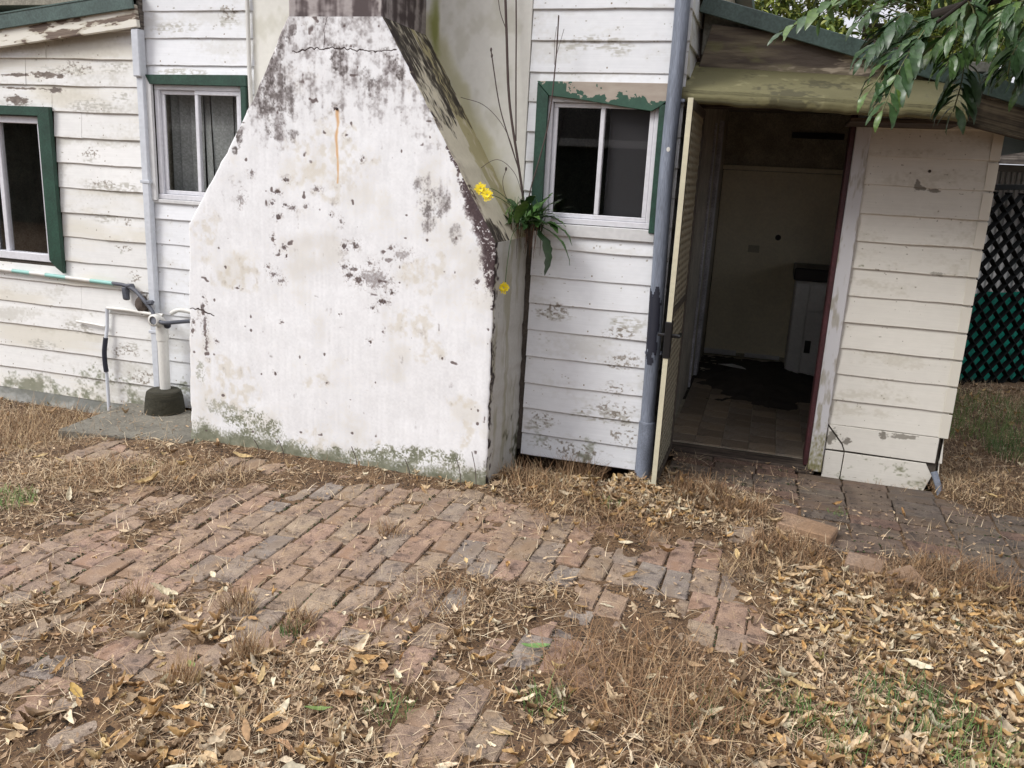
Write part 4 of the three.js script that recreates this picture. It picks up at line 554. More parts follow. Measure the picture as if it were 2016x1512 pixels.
// the room seen through the doorway
{
  const room = new THREE.Group(); room.name = 'entry_room'; ent.add(room);
  obj('back_wall', bar(-0.62, 0.96, 0, 2.5, -3.80, -3.70), M.indark, room);
  obj('back_panel', bar(-0.50, 0.62, 0.05, 1.74, -3.699, -3.675, 0.004), M.inwall, room);
  obj('panel_rail', bar(-0.52, 0.7, 1.745, 1.785, -3.699, -3.66), M.inwall, room);
  obj('left_wall', bar(-0.528, -0.505, 0, 2.4, -3.7, -0.69), std(lin(.62, .58, .48), .8, { map: grain }), room);
  obj('ceiling', bar(-0.6, 1.0, 2.25, 2.30, -3.8, -0.66), std(lin(.5, .48, .42), .8, { map: grain }), room);
  obj('subfloor', bar(-0.55, 0.98, -0.04, 0.008, -3.8, -0.69), M.indark, room);
  obj('door_frame', [bar(-0.505, -0.475, 0.02, 2.1, -2.78, -2.62), bar(-0.505, -0.488, 0.02, 2.05, -2.21, -2.16)], std(lin(0.7, 0.7, 0.75), 0.5, { map: grain }), room);
  obj('skirting', [bar(-0.5, -0.2, 0.02, 0.07, -3.674, -3.66), bar(-0.12, 0.2, 0.02, 0.06, -3.674, -3.66)], M.whitewood, room);
  obj('vent_hole', new THREE.CylinderGeometry(0.026, 0.026, 0.006, 20).rotateX(Math.PI / 2).translate(0.053, 1.16, -3.672), M.black, room);
  obj('switch_plate', bar(-0.2, -0.1, 1.01, 1.075, -3.674, -3.668, 0.002), std(lin(0.42, 0.4, 0.3), 0.5), room);
  obj('wall_bar', bar(0.06, 0.5, 2.04, 2.09, -3.699, -3.67), M.black, room);
  const fl = new THREE.Group(); fl.name = 'tiled_floor'; ent.add(fl);
  const tm = [[.36, .29, .23], [.26, .21, .17], [.42, .34, .27], [.32, .27, .23]].map(c => std(lin(...c), 0.55, { map: brickTex })), tg = cbox(0.163, 0.012, 0.163, 0, 0.012, 0, 0.0015);
  for (let j = 0; j < 11; j++) for (let i = 0; i < 6; i++) { const m = new THREE.Mesh(tg, tm[Math.floor(hash(i, j, 5) * 4)]); m.name = 'tile'; m.position.set(-0.40 + i * 0.1655, rr(-0.001, 0.001), -0.79 - j * 0.1655); m.receiveShadow = m.castShadow = true; fl.add(m); }
  const cab = thing('kitchen_cabinet', 'white cabinet with black bench top inside the dark doorway', 'cabinet', [0.62, 0.02, -3.35]);
  obj('carcass', bar(-0.375, 0.34, 0, 0.82, -0.3, 0.22), M.cabinet, cab);
  obj('door', [bar(-0.255, -0.01, 0.02, 0.56, 0.222, 0.238)], M.cabinet, cab); obj('drawer', [bar(-0.255, -0.01, 0.57, 0.79, 0.222, 0.238)], M.cabinet, cab);
  obj('side_stile', bar(-0.37, -0.262, 0.0, 0.80, 0.222, 0.236), M.cabinet, cab);
  obj('handle_hole', bar(-0.24, -0.19, 0.20, 0.31, 0.236, 0.241, 0.001), M.black, cab);
  obj('bench_top', bar(-0.40, 0.34, 0.822, 0.93, -0.3, 0.26, 0.01), M.black, cab);
  const pile = thing('debris_pile', 'dark rotten flooring debris heaped on the floor inside the doorway', 'debris', [0.08, 0.022, -2.7]);
  const P = [], IX = [], NN = 44; for (let j = 0; j <= NN; j++) for (let i = 0; i <= NN; i++) { const x = (i / NN - 0.5) * 1.2, z = (j / NN - 0.5) * 1.8, e = 1 - Math.hypot(x / 0.52, z / 0.8) + (fbm(x * 6 + 4, z * 6, 961) - 0.5) * 0.9; P.push(x, Math.max(-0.012, Math.min(0.05, e * 0.09)) + (vn(x * 50, z * 50, 963) - 0.5) * 0.012, z); } for (let j = 0; j < NN; j++) for (let i = 0; i < NN; i++) { const a = j * (NN + 1) + i, b = a + NN + 1; IX.push(a, b, a + 1, a + 1, b, b + 1); }
  const pg = new THREE.BufferGeometry(); pg.setAttribute('position', new THREE.Float32BufferAttribute(P, 3)); pg.setIndex(IX); pg.computeVertexNormals(); obj('heap', boxUV(flat(pg)), std(lin(0.06, 0.05, 0.038), 0.95, { map: grain }), pile);
  tag(obj('paper_scrap', extr([[-0.32, -2.93], [-0.2, -3.0], [-0.12, -2.93], [-0.08, -2.84], [-0.2, -2.87]].map(([a, b]) => [a, -b]), 0, 0.003).rotateX(-Math.PI / 2).translate(0, 0.075, 0), M.whitewood), 'torn pale scrap on the dark debris inside the doorway', 'scrap');
}
tag(obj('corner_stub', tube([[1.03, 0.10, -0.50], [1.05, 0.05, -0.48], [1.075, -0.02, -0.46]], 0.018, 10, 10), M.pipe), 'short grey pipe stub at the lower right corner of the entry wall', 'pipe');

// ---------------------------------------------------------------- right background: lattice, shade cloth, neighbour fence
{
  const t = thing('lattice_screen', 'black diagonal lattice screen beyond the entry wall', 'lattice', [2.6, 0, -3.75]);
  const A = V(1.35, 0, -3.25), dir = V(0.82, 0, -0.57).normalize(), Wd = 2.4, Hh = 1.66, mt = new THREE.MeshPhysicalMaterial({ color: lin(0.012, 0.013, 0.013), roughness: 0.9, specularIntensity: 0.25, side: THREE.DoubleSide });
  for (const s of [-1, 1]) for (let k = -Wd; k < Hh + Wd; k += 0.15) {
    let a = [0, k], b = [Wd, k + s * Wd]; const cl = (p, q) => { for (const e of [0, Hh]) if ((e === 0 && p[1] < 0) || (e === Hh && p[1] > Hh)) { const u = (e - p[1]) / (q[1] - p[1]); return [p[0] + (q[0] - p[0]) * u, e]; } return p; };
    if (Math.max(a[1], b[1]) <= 0.02 || Math.min(a[1], b[1]) >= Hh - 0.02) continue; a = cl(a, b); b = cl(b, a); if (b[0] - a[0] < 0.03) continue;
    const q = p => A.clone().addScaledVector(dir, p[0]).add(V(0, p[1], 0)).add(V(0.4, 0, 0.57).multiplyScalar(s * 0.005));
    at0(obj('slat', beam(q(a), q(b), 0.058, 0.008, V(0.57, 0, 0.82), 0.001), mt, t), t).geometry;
  }
  at0(obj('top_rail', beam(A.clone().add(V(0, 1.68, 0.01)), A.clone().addScaledVector(dir, Wd).add(V(0, 1.78, 0.01)), 0.045, 0.045), mt, t), t);
  const c = thing('shade_cloth', 'green shade cloth tied low behind the black lattice', 'shade cloth', [2.4, 0, -3.9]);
  const T = [], N = 60, J = 16, pt = (i, j) => { const d = Wd * i / N, y = -0.02 + 0.83 * j / J + (j === J ? (vn(d * 5, 1, 971) - 0.5) * 0.05 : 0); return A.clone().addScaledVector(dir, d).add(V(0, y, -0.10 + (fbm(d * 6, y * 3, 973) - 0.5) * 0.10)); };
  for (let i = 0; i < N; i++) for (let j = 0; j < J; j++) T.push([pt(i, j), pt(i + 1, j), pt(i + 1, j + 1)], [pt(i, j), pt(i + 1, j + 1), pt(i, j + 1)]);
  at0(obj('cloth', triGeo(T), new THREE.MeshPhysicalMaterial({ color: lin(0.01, 0.55, 0.40), roughness: 1, transmission: 0.35, thickness: 0, side: THREE.DoubleSide, map: grain }), c), c);
  // pale ribbed fence further back
  const f = thing('ribbed_fence', 'pale ribbed metal fence glimpsed through the black lattice', 'fence', [3, 0, -5.6]);
  const sh = []; for (let x = -2.5; x < 3; x += 0.05) sh.push(bar(x, x + 0.028, 0, 1.9, 0, 0.02, 0.004)); sh.push(bar(-2.5, 3, 0, 1.9, -0.02, -0.001)); obj('sheet', sh, std(lin(0.42, 0.42, 0.42), 0.6), f); obj('rail', bar(-2.5, 3, 1.88, 1.95, -0.03, 0.03), std(lin(0.2, 0.2, 0.2), 0.6), f);
  const cpM = std(lin(.30, .30, .29), 0.7, { map: grain }), k = thing('carport', 'dark open carport roof behind the lattice', 'carport', [3.2, 0, -4.6]);
  obj('roof', [bar(-1.7, 3, 2.02, 2.1, -1.6, 0.35)], cpM, k); obj('post', bar(-1.62, -1.54, 0, 2.02, 0.7, 0.78), cpM, k); obj('post', bar(2.5, 2.58, 0, 2.02, 0.7, 0.78), cpM, k); obj('beam', bar(-1.7, 3, 1.9, 2.018, 0.72, 0.76), M.wood, k);
}
// ---------------------------------------------------------------- litter, dead weeds, grass
camera.updateMatrixWorld(); camera.aspect = 4 / 3; camera.updateProjectionMatrix();
const _v = new THREE.Vector3();
const inView = (x, y, z, m = 1.15) => { _v.set(x, y, z).applyMatrix4(camera.matrixWorldInverse); if (_v.z > -0.2) return false; _v.applyMatrix4(camera.projectionMatrix); return Math.abs(_v.x) < m && Math.abs(_v.y) < m; };
const topY = (x, z) => slabIn(x, z) ? 0.012 : Math.max(soilY(x, z), clear(x, z) > 0.35 ? gh(x, z) : -9);
function leafGeo(L, W, bend, roll, sd, nl = 7) {
  const T = [], R = []; for (let i = 0; i <= nl; i++) { const t = i / nl, w = W * Math.pow(Math.sin(Math.PI * Math.min(0.985, 0.03 + t * 0.97)), 0.75) * (1 + (hash(i, sd) - 0.5) * 0.25), x = (t - 0.5) * L, y = bend * L * (4 * (t - 0.5) ** 2) + (hash(i, sd, 3) - 0.5) * 0.1 * W, zc = (hash(i, sd, 5) - 0.5) * 0.12 * W + bend * 0.2 * L * Math.sin(t * 3), e = roll * w + (hash(i, sd, 6) - .5) * .15 * W, e2 = roll * w + (hash(i, sd, 7) - .5) * .15 * W; R.push([V(x, y + e, zc - w / 2), V(x, y, zc), V(x, y + e2, zc + w / 2)]); }
  for (let i = 0; i < nl; i++) for (const k of [0, 1]) T.push([R[i][k], R[i][k + 1], R[i + 1][k + 1]], [R[i][k], R[i + 1][k + 1], R[i + 1][k]]);
  const g = triGeo(T); const m = mergeVertices((() => { g.deleteAttribute('normal'); return g; })(), 1e-6); m.computeVertexNormals(); return m;
}
function blade(L, W, curve, lean, n = 4) { // standing strip, root at the origin
  const T = [], R = []; for (let i = 0; i <= n; i++) { const t = i / n, w = W * (1 - 0.75 * t) / 2, a = lean + curve * t; R.push([t, a, w]); }
  let p = V(0, 0, 0); const Q = []; for (let i = 0; i <= n; i++) { const [t, a, w] = R[i]; Q.push([V(p.x, p.y, -w), V(p.x, p.y, w)]); p = p.clone().add(V(Math.sin(a), Math.cos(a), 0).multiplyScalar(L / n)); }
  for (let i = 0; i < n; i++) T.push([Q[i][0], Q[i][1], Q[i + 1][1]], [Q[i][0], Q[i + 1][1], Q[i + 1][0]]);
  return triGeo(T);
}
const leafMat = std(0xffffff, 0.75, { map: grain });
const strawMat = std(0xffffff, 0.85);
function litter(parent, name, geo, items, mat) {
  const im = new THREE.InstancedMesh(geo, mat, items.length), q = new THREE.Quaternion(), e = new THREE.Euler(), m = new THREE.Matrix4();
  items.forEach((it, i) => { e.set(it.rx ?? 0, it.ry, it.rz ?? 0, 'YXZ'); q.setFromEuler(e); m.compose(V(it.x, it.y, it.z), q, V(it.s, it.sy ?? it.s, it.s)); im.setMatrixAt(i, m); im.setColorAt(i, it.c); });
  im.name = name; im.castShadow = im.receiveShadow = true; im.userData.kind = 'stuff'; parent.add(im); return im;
}
const pick = a => a[Math.floor(rnd() * a.length)];
const tint = (c, j) => { const k = 1 + (rnd() - 0.5) * 2 * j; return lin(c[0] * k, c[1] * k, c[2] * k); };
const LEAFC = [[0.782, 0.605, 0.382], [0.690, 0.504, 0.286], [0.850, 0.750, 0.530], [0.621, 0.392, 0.159], [0.575, 0.347, 0.138], [0.483, 0.291, 0.127], [0.380, 0.235, 0.117], [0.736, 0.538, 0.254], [0.598, 0.426, 0.254], [0.287, 0.190, 0.106], [0.850, 0.694, 0.477]];
const STRAWC = [[0.524, 0.390, 0.234], [0.452, 0.317, 0.185], [0.643, 0.512, 0.332], [0.345, 0.232, 0.135], [0.405, 0.293, 0.185], [0.738, 0.610, 0.419]];
const CHAFFC = [[0.572, 0.390, 0.231], [0.429, 0.293, 0.176], [0.676, 0.476, 0.286], [0.273, 0.183, 0.116], [0.806, 0.610, 0.385], [0.494, 0.354, 0.231]];
const leafZone = (x, z) => { const c = clear(x, z); const patch = ss(0.38, 0.62, fbm(x * 1.7 + 3, z * 1.7, 1001)); const bottom = ss(1.75, 2.25, z + 0.12 * (fbm(x * 3, z * 3, 1003) - 0.5)) * (0.28 + 0.72 * ss(-2.0, -1.3, x)); const right = ss(0.0, 0.45, x) * ss(0.72, 1.05, z); const near = ss(1.0, 0.3, Math.hypot(x + 0.75, z - 0.62)) * 0.5; return (0.04 + Math.max(bottom, right, near) * (0.30 + 0.85 * patch)) * (1 - 0.95 * c); };
const dryZone = (x, z) => { const c = clear(x, z); return (0.25 + 0.75 * ss(0.3, 0.62, fbm(x * 2.3, z * 2.3, 1011))) * (1 - 0.94 * c) * (x > -3.1 && x < -1.25 && z > 0.5 && z < 0.95 ? 0.35 : 1) + 0.02; };
const scatter = (n, zone, make) => { const o = []; for (let i = 0; i < n * 1.12; i++) { const far = i >= n, x = far ? rr(1.1, 3.0) : rr(-5.6, 2.9), z = far ? rr(-3.6, -0.7) : rr(-0.75, 3.3); if (z < 0 && x < 1.08 && !(x > -0.5 && x < 0.4 && z > -.5)) continue; if (x > -3.12 && x < -1.28 && z < 0.56) continue; if (slabIn(x, z) && rnd() < 0.93) continue; if (rnd() > zone(x, z)) continue; const y = topY(x, z); if (!inView(x, y, z)) continue; o.push(make(x, y, z)); } return o; };
{
  const g = new THREE.Group(); g.name = 'leaf_litter'; g.userData = { kind: 'stuff', label: 'fallen dry tan and orange leaves scattered over the yard' }; scene.add(g);
  const shapes = [leafGeo(0.085, 0.024, 0.12, 0.25, 1), leafGeo(0.075, 0.022, -0.14, 0.1, 2), leafGeo(0.065, 0.02, 0.2, 0.5, 3), leafGeo(0.09, 0.019, -0.05, -0.25, 4), leafGeo(0.05, 0.02, 0.1, 0.3, 5), leafGeo(0.07, 0.026, 0.05, -0.4, 6), leafGeo(0.06, 0.034, 0.08, 0.2, 12, 6), leafGeo(0.045, 0.012, 0.3, 0.8, 13), leafGeo(0.03, 0.026, -0.1, 0.3, 14, 3), leafGeo(0.11, 0.026, 0.16, 0.45, 15, 9)];
  for (const s of shapes) litter(g, 'dry_leaf', s, scatter(6600, leafZone, (x, y, z) => ({ x, y: y + 0.004 + rnd() * rnd() * 0.03, z, ry: rnd() * 6.28, rx: rr(-0.5, 0.5), rz: rr(-0.4, 0.4), s: 0.4 + 0.9 * rnd() * rnd() + 0.12 * rnd(), sy: rr(0.5, 2.4), c: tint(pick(LEAFC), 0.3) })), leafMat);
  { const tg = new THREE.Group(); tg.name = 'twigs'; tg.userData = { kind: 'stuff', label: 'thin broken brown twigs lying among the leaves' }; scene.add(tg); litter(tg, 'twig', tube([[-0.09, 0, 0], [-0.03, 0.004, 0.006], [0.03, 0.001, -0.004], [0.09, 0.005, 0.003]], 0.0018, 8, 5), scatter(900, (x, z) => leafZone(x, z) * 0.7 + 0.03, (x, y, z) => ({ x, y: y + 0.008 + rnd() * 0.02, z, ry: rnd() * 6.28, rz: rr(-0.12, 0.12), s: rr(0.4, 1.2), c: tint([.24, .17, .11], 0.5) })), strawMat); }
  const chaff = leafGeo(0.016, 0.007, 0.2, 0.3, 8, 2);
  const h = new THREE.Group(); h.name = 'leaf_crumbs'; h.userData = { kind: 'stuff', label: 'crumbled leaf bits and bark over soil and brick joints' }; scene.add(h);
  litter(h, 'leaf_crumb', chaff, scatter(150000, (x, z) => dryZone(x, z) * 0.75 + leafZone(x, z) * 0.25 + 0.02, (x, y, z) => ({ x, y: y + 0.002 + rnd() * 0.008, z, ry: rnd() * 6.28, rx: rr(-0.8, 0.8), rz: rr(-0.6, 0.6), s: rr(0.5, 1.7), c: tint(pick(CHAFFC), 0.3) })), leafMat);
  const st = new THREE.Group(); st.name = 'dry_grass'; st.userData = { kind: 'stuff', label: 'thin layer of dry straw coloured grass over the yard' }; scene.add(st);
  for (const b of [blade(0.07, 0.0026, 0.5, 1.2), blade(0.10, 0.0024, 0.35, 1.3), blade(0.05, 0.003, -0.6, 0.9), blade(0.055, 0.0022, 0.6, 0.25)]) litter(st, 'straw', b, scatter(30000, (x, z) => dryZone(x, z), (x, y, z) => ({ x, y: y + rnd() * 0.006, z, ry: rnd() * 6.28, rx: rr(-0.3, 0.3), s: rr(0.5, 1.3), c: tint(pick(STRAWC), 0.3) })), strawMat);
}
{
  const it = [], dk = []; for (const [x, z, turn, half] of LAID) { const c = clear(x, z); if (c < 0.4) continue; const k = fbm(x * 2.5, z * 2.5, 1021); const L = half ? 0.11 : 0.23, cx = Math.cos(turn), sx = -Math.sin(turn);
    for (let i = 0; i < 26; i++) { const t = (rnd() - 0.5) * L, o = 0.0565 + rr(-0.006, 0.006), px = x + cx * t - sx * o, pz = z + sx * t + cx * o; const e = { x: px, y: gh(px, pz) + rr(-0.012, 0.001), z: pz, ry: rnd() * 6.28, rx: rr(-0.8, 0.8), rz: rr(-0.8, 0.8), s: rr(0.5, 1.2) }; if (rnd() < ss(0.5, 0.62, k) * 0.6) it.push({ ...e, c: tint([.07, .10, .03], 0.4) }); else if (rnd() < 0.75) dk.push({ ...e, c: tint([.10, .075, .055], 0.5) }); } }
  const g = leafGeo(0.012, 0.008, 0.3, 0.5, 9, 2); litter(scene, 'joint_moss', g, it, leafMat).userData.label = 'green moss in the joints of the brick paving'; litter(scene, 'joint_soil', g, dk, leafMat).userData.label = 'dark soil crumbs in the joints of the brick paving';
}
// matted dead weeds
const WEEDC = [[.24, .135, .065], [.34, .22, .12], [.13, .075, .04], [.48, .35, .20]].map(c => std(lin(...c), 0.9));
function deadWeed(label, x, z, r, n, L, up, mi) {
  const t = thing('dead_weed_clump', label, 'dead weeds', [x, topY(x, z) - 0.004, z], 'clumps of dead brown weeds');
  const lists = [[], [], []];
  for (let i = 0; i < n; i++) {
    const a = rnd() * 6.28, d = Math.sqrt(rnd()) * r, l = L * rr(0.4, 1.2), th = rnd() * 6.28, lean = (1 - up) * rr(0.5, 1.5) + up * rr(0, 0.5);
    const b = blade(l, rr(0.0018, 0.0042), rr(-0.3, 1.3) * (1.3 - up), lean, 4); b.rotateX(rr(-0.3, 0.3)); b.rotateY(th); b.translate(Math.cos(a) * d, rnd() * 0.05 * (1 - d / r), Math.sin(a) * d * 0.8); lists[Math.floor(rnd() * 3)].push(b);
  }
  lists.forEach((l, k) => { const m = obj('stalks', l, WEEDC[(mi + k) % 4], t); m.userData.kind = 'stuff'; });
}
deadWeed('tall brown clump of dead weeds in front of the open screen door', -0.20, 0.22, 0.17, 520, 0.12, 0.55, 0);
deadWeed('low brown weeds right of the clump before the doorway', 0.0, 0.36, 0.15, 420, 0.10, 0.35, 0);
deadWeed('brown weed clump left of the half brick standing in weeds', 0.22, 0.80, 0.19, 620, 0.11, 0.4, 0);
deadWeed('brown weeds below the loose tan brick', 0.10, 1.03, 0.15, 380, 0.10, 0.3, 1);
deadWeed('wide mat of dead weeds at the right near the path end', 0.93, 0.80, 0.26, 800, 0.13, 0.35, 0);
deadWeed('dead weeds left of the wide mat at the right', 0.66, 0.98, 0.2, 520, 0.11, 0.3, 0);
deadWeed('upright reddish weeds under the gap below the right window wall', -0.88, 0.10, 0.13, 420, 0.18, 0.7, 0);
deadWeed('straw coloured weeds between chimney corner and downpipe', -0.75, 0.62, 0.32, 700, 0.10, 0.15, 3);
deadWeed('dead weeds against the right foot of the chimney', -1.05, 0.42, 0.2, 420, 0.14, 0.4, 3);
deadWeed('largest tangled brown mat in the foreground right of centre', -0.22, 2.03, 0.34, 1000, 0.17, 0.0, 0);
deadWeed('tangled brown stalks in front of the largest mat', -0.08, 2.2, 0.24, 600, 0.15, 0.02, 2);
deadWeed('brown weeds along the base of the left extension', -4.2, 0.55, 0.5, 1100, 0.18, 0.5, 1);
deadWeed('dead weeds at the left edge below the extension', -3.9, 0.95, 0.4, 700, 0.14, 0.35, 1);
deadWeed('flattened pale weeds left of the chimney foot', -3.1, 1.2, 0.35, 700, 0.09, 0.15, 3);
deadWeed('flattened weeds just below the left chimney corner', -2.65, 1.05, 0.28, 520, 0.09, 0.25, 1);
deadWeed('small upright straw tuft on the left bricks', -2.08, 2.2, 0.06, 160, 0.09, 0.8, 3);
deadWeed('orange brown tuft between the left bricks', -1.72, 2.1, 0.07, 200, 0.09, 0.75, 1);
deadWeed('dark tuft of weeds on the brick edge', -1.46, 2.12, 0.07, 200, 0.08, 0.6, 2);
deadWeed('stiff straw tuft among pale leaves in the foreground', -1.5, 2.36, 0.06, 200, 0.10, 0.85, 3);
deadWeed('straw tuft at the bottom left among crumbs', -1.6, 2.56, 0.06, 160, 0.09, 0.8, 3);
deadWeed('small pale grass tuft in the middle of the bricks', -1.5, 1.28, 0.05, 90, 0.08, 0.7, 3);
deadWeed('thin weeds along the foot of the chimney front', -1.9, 0.68, 0.5, 260, 0.07, 0.4, 1);
deadWeed('dark matted roots in the middle of the paving', -1.05, 1.74, 0.2, 460, 0.06, 0.1, 2);
deadWeed('brown weeds spread along the right paving edge', -0.5, 0.78, 0.25, 480, 0.09, 0.2, 0);
deadWeed('straw along the right entry wall foot', 0.85, -0.38, 0.25, 320, 0.07, 0.3, 1);
deadWeed('brown litter grass beside the right corner of the entry', 1.35, -0.5, 0.35, 700, 0.09, 0.35, 1);
// green tufts
const GR = [[.10, .20, .045], [.14, .24, .06], [.08, .16, .04]].map(c => std(lin(...c), 0.7));
function grassTuft(label, x, z, r, n, L) {
  const t = thing('grass_tuft', label, 'grass', [x, topY(x, z) - 0.004, z], 'small green grass tufts'); const ls = [];
  for (let i = 0; i < n; i++) { const a = rnd() * 6.28, d = Math.sqrt(rnd()) * r, b = blade(L * rr(0.4, 1.2), rr(0.002, 0.004), rr(0, 1.2), rr(0, 0.7), 4); b.rotateY(rnd() * 6.28); b.translate(Math.cos(a) * d, 0, Math.sin(a) * d); ls.push(b); }
  const m = obj('blades', ls, pick(GR), t); m.userData.kind = 'stuff';
}
for (const a of [['bright green weed patch at the left edge of the yard', -3.25, 1.68, 0.12, 240, 0.06], ['sparse green grass below the large brown mat', 0.02, 2.12, 0.12, 90, 0.07], ['green grass among leaves at the right foreground', 0.6, 1.86, 0.17, 330, 0.08], ['green grass at the lower right corner', 0.8, 2.05, 0.17, 300, 0.08], ['thin green grass between leaves left of the lower right corner', 0.35, 2.1, 0.14, 160, 0.08], ['green sprigs between leaf litter right of the mat', 0.2, 1.95, 0.08, 60, 0.06], ['green grass in shade behind the entry corner', 1.5, -1.9, 0.35, 520, 0.13], ['green grass in front of the shade cloth', 1.85, -2.6, 0.4, 600, 0.13], ['green tuft nearest the right edge behind the entry', 1.72, -1.4, 0.25, 420, 0.13], ['tiny green sprig on the brick path', 0.49, 0.13, 0.05, 60, 0.03], ['green sprig between the left bricks', -1.46, 2.17, 0.04, 50, 0.06], ['green grass in the straw by the chimney corner', -0.62, 0.55, 0.06, 50, 0.05], ['mossy green patch below the slab', -3.0, 1.0, 0.12, 120, 0.03], ['green tuft in the foreground leaves', -0.5, 2.25, 0.08, 80, 0.07], ['thin green grass at the bottom edge beside pale leaves', -0.95, 2.45, 0.07, 60, 0.06]]) grassTuft(...a);
// individual leaves that stand out
function fallenLeaf(label, x, z, L, W, c, ry, bend = 0.1, roll = 0.2) { const t = tag(obj('fallen_leaf', leafGeo(L, W, bend, roll, Math.floor(rnd() * 99), 10), std(lin(...c), 0.6, { map: grain })), label, 'leaf'); t.position.set(x, topY(x, z) + 0.018, z); t.rotation.set(rr(-0.2, 0.2), ry, rr(-0.15, 0.15)); }
fallenLeaf('bright green leaf lying on bricks in the centre foreground', -0.617, 1.95, 0.105, 0.024, [.20, .36, .10], 0.15);
fallenLeaf('small bright green leaf at the lower left', -1.633, 2.48, 0.06, 0.024, [.26, .40, .09], -0.7);
fallenLeaf('long green leaf between pale leaves near the bottom', -1.13, 2.55, 0.085, 0.022, [.24, .36, .10], 0.5);
fallenLeaf('large curled orange tan leaf at the bottom edge', -1.19, 2.68, 0.11, 0.028, [.55, .34, .17], 1.2, 0.2, 0.35);
fallenLeaf('orange tan leaf crossing the large curled one', -1.15, 2.72, 0.12, 0.024, [.52, .30, .15], -0.35, -0.12, 0.3);
fallenLeaf('golden yellow leaf on straw at the lower left', -1.86, 2.72, 0.08, 0.026, [.62, .40, .10], -0.4);
fallenLeaf('pale cream curled leaf beside the right paving edge', 0.17, 1.56, 0.08, 0.02, [.80, .70, .52], -0.15, 0.12, 0.4);
fallenLeaf('round dark green leaf on litter at the right', 0.86, 1.22, 0.05, 0.034, [.08, .15, .05], 1.0);
fallenLeaf('yellow green leaf in the litter below the path', 0.33, 1.66, 0.06, 0.028, [.38, .34, .10], 1.1);

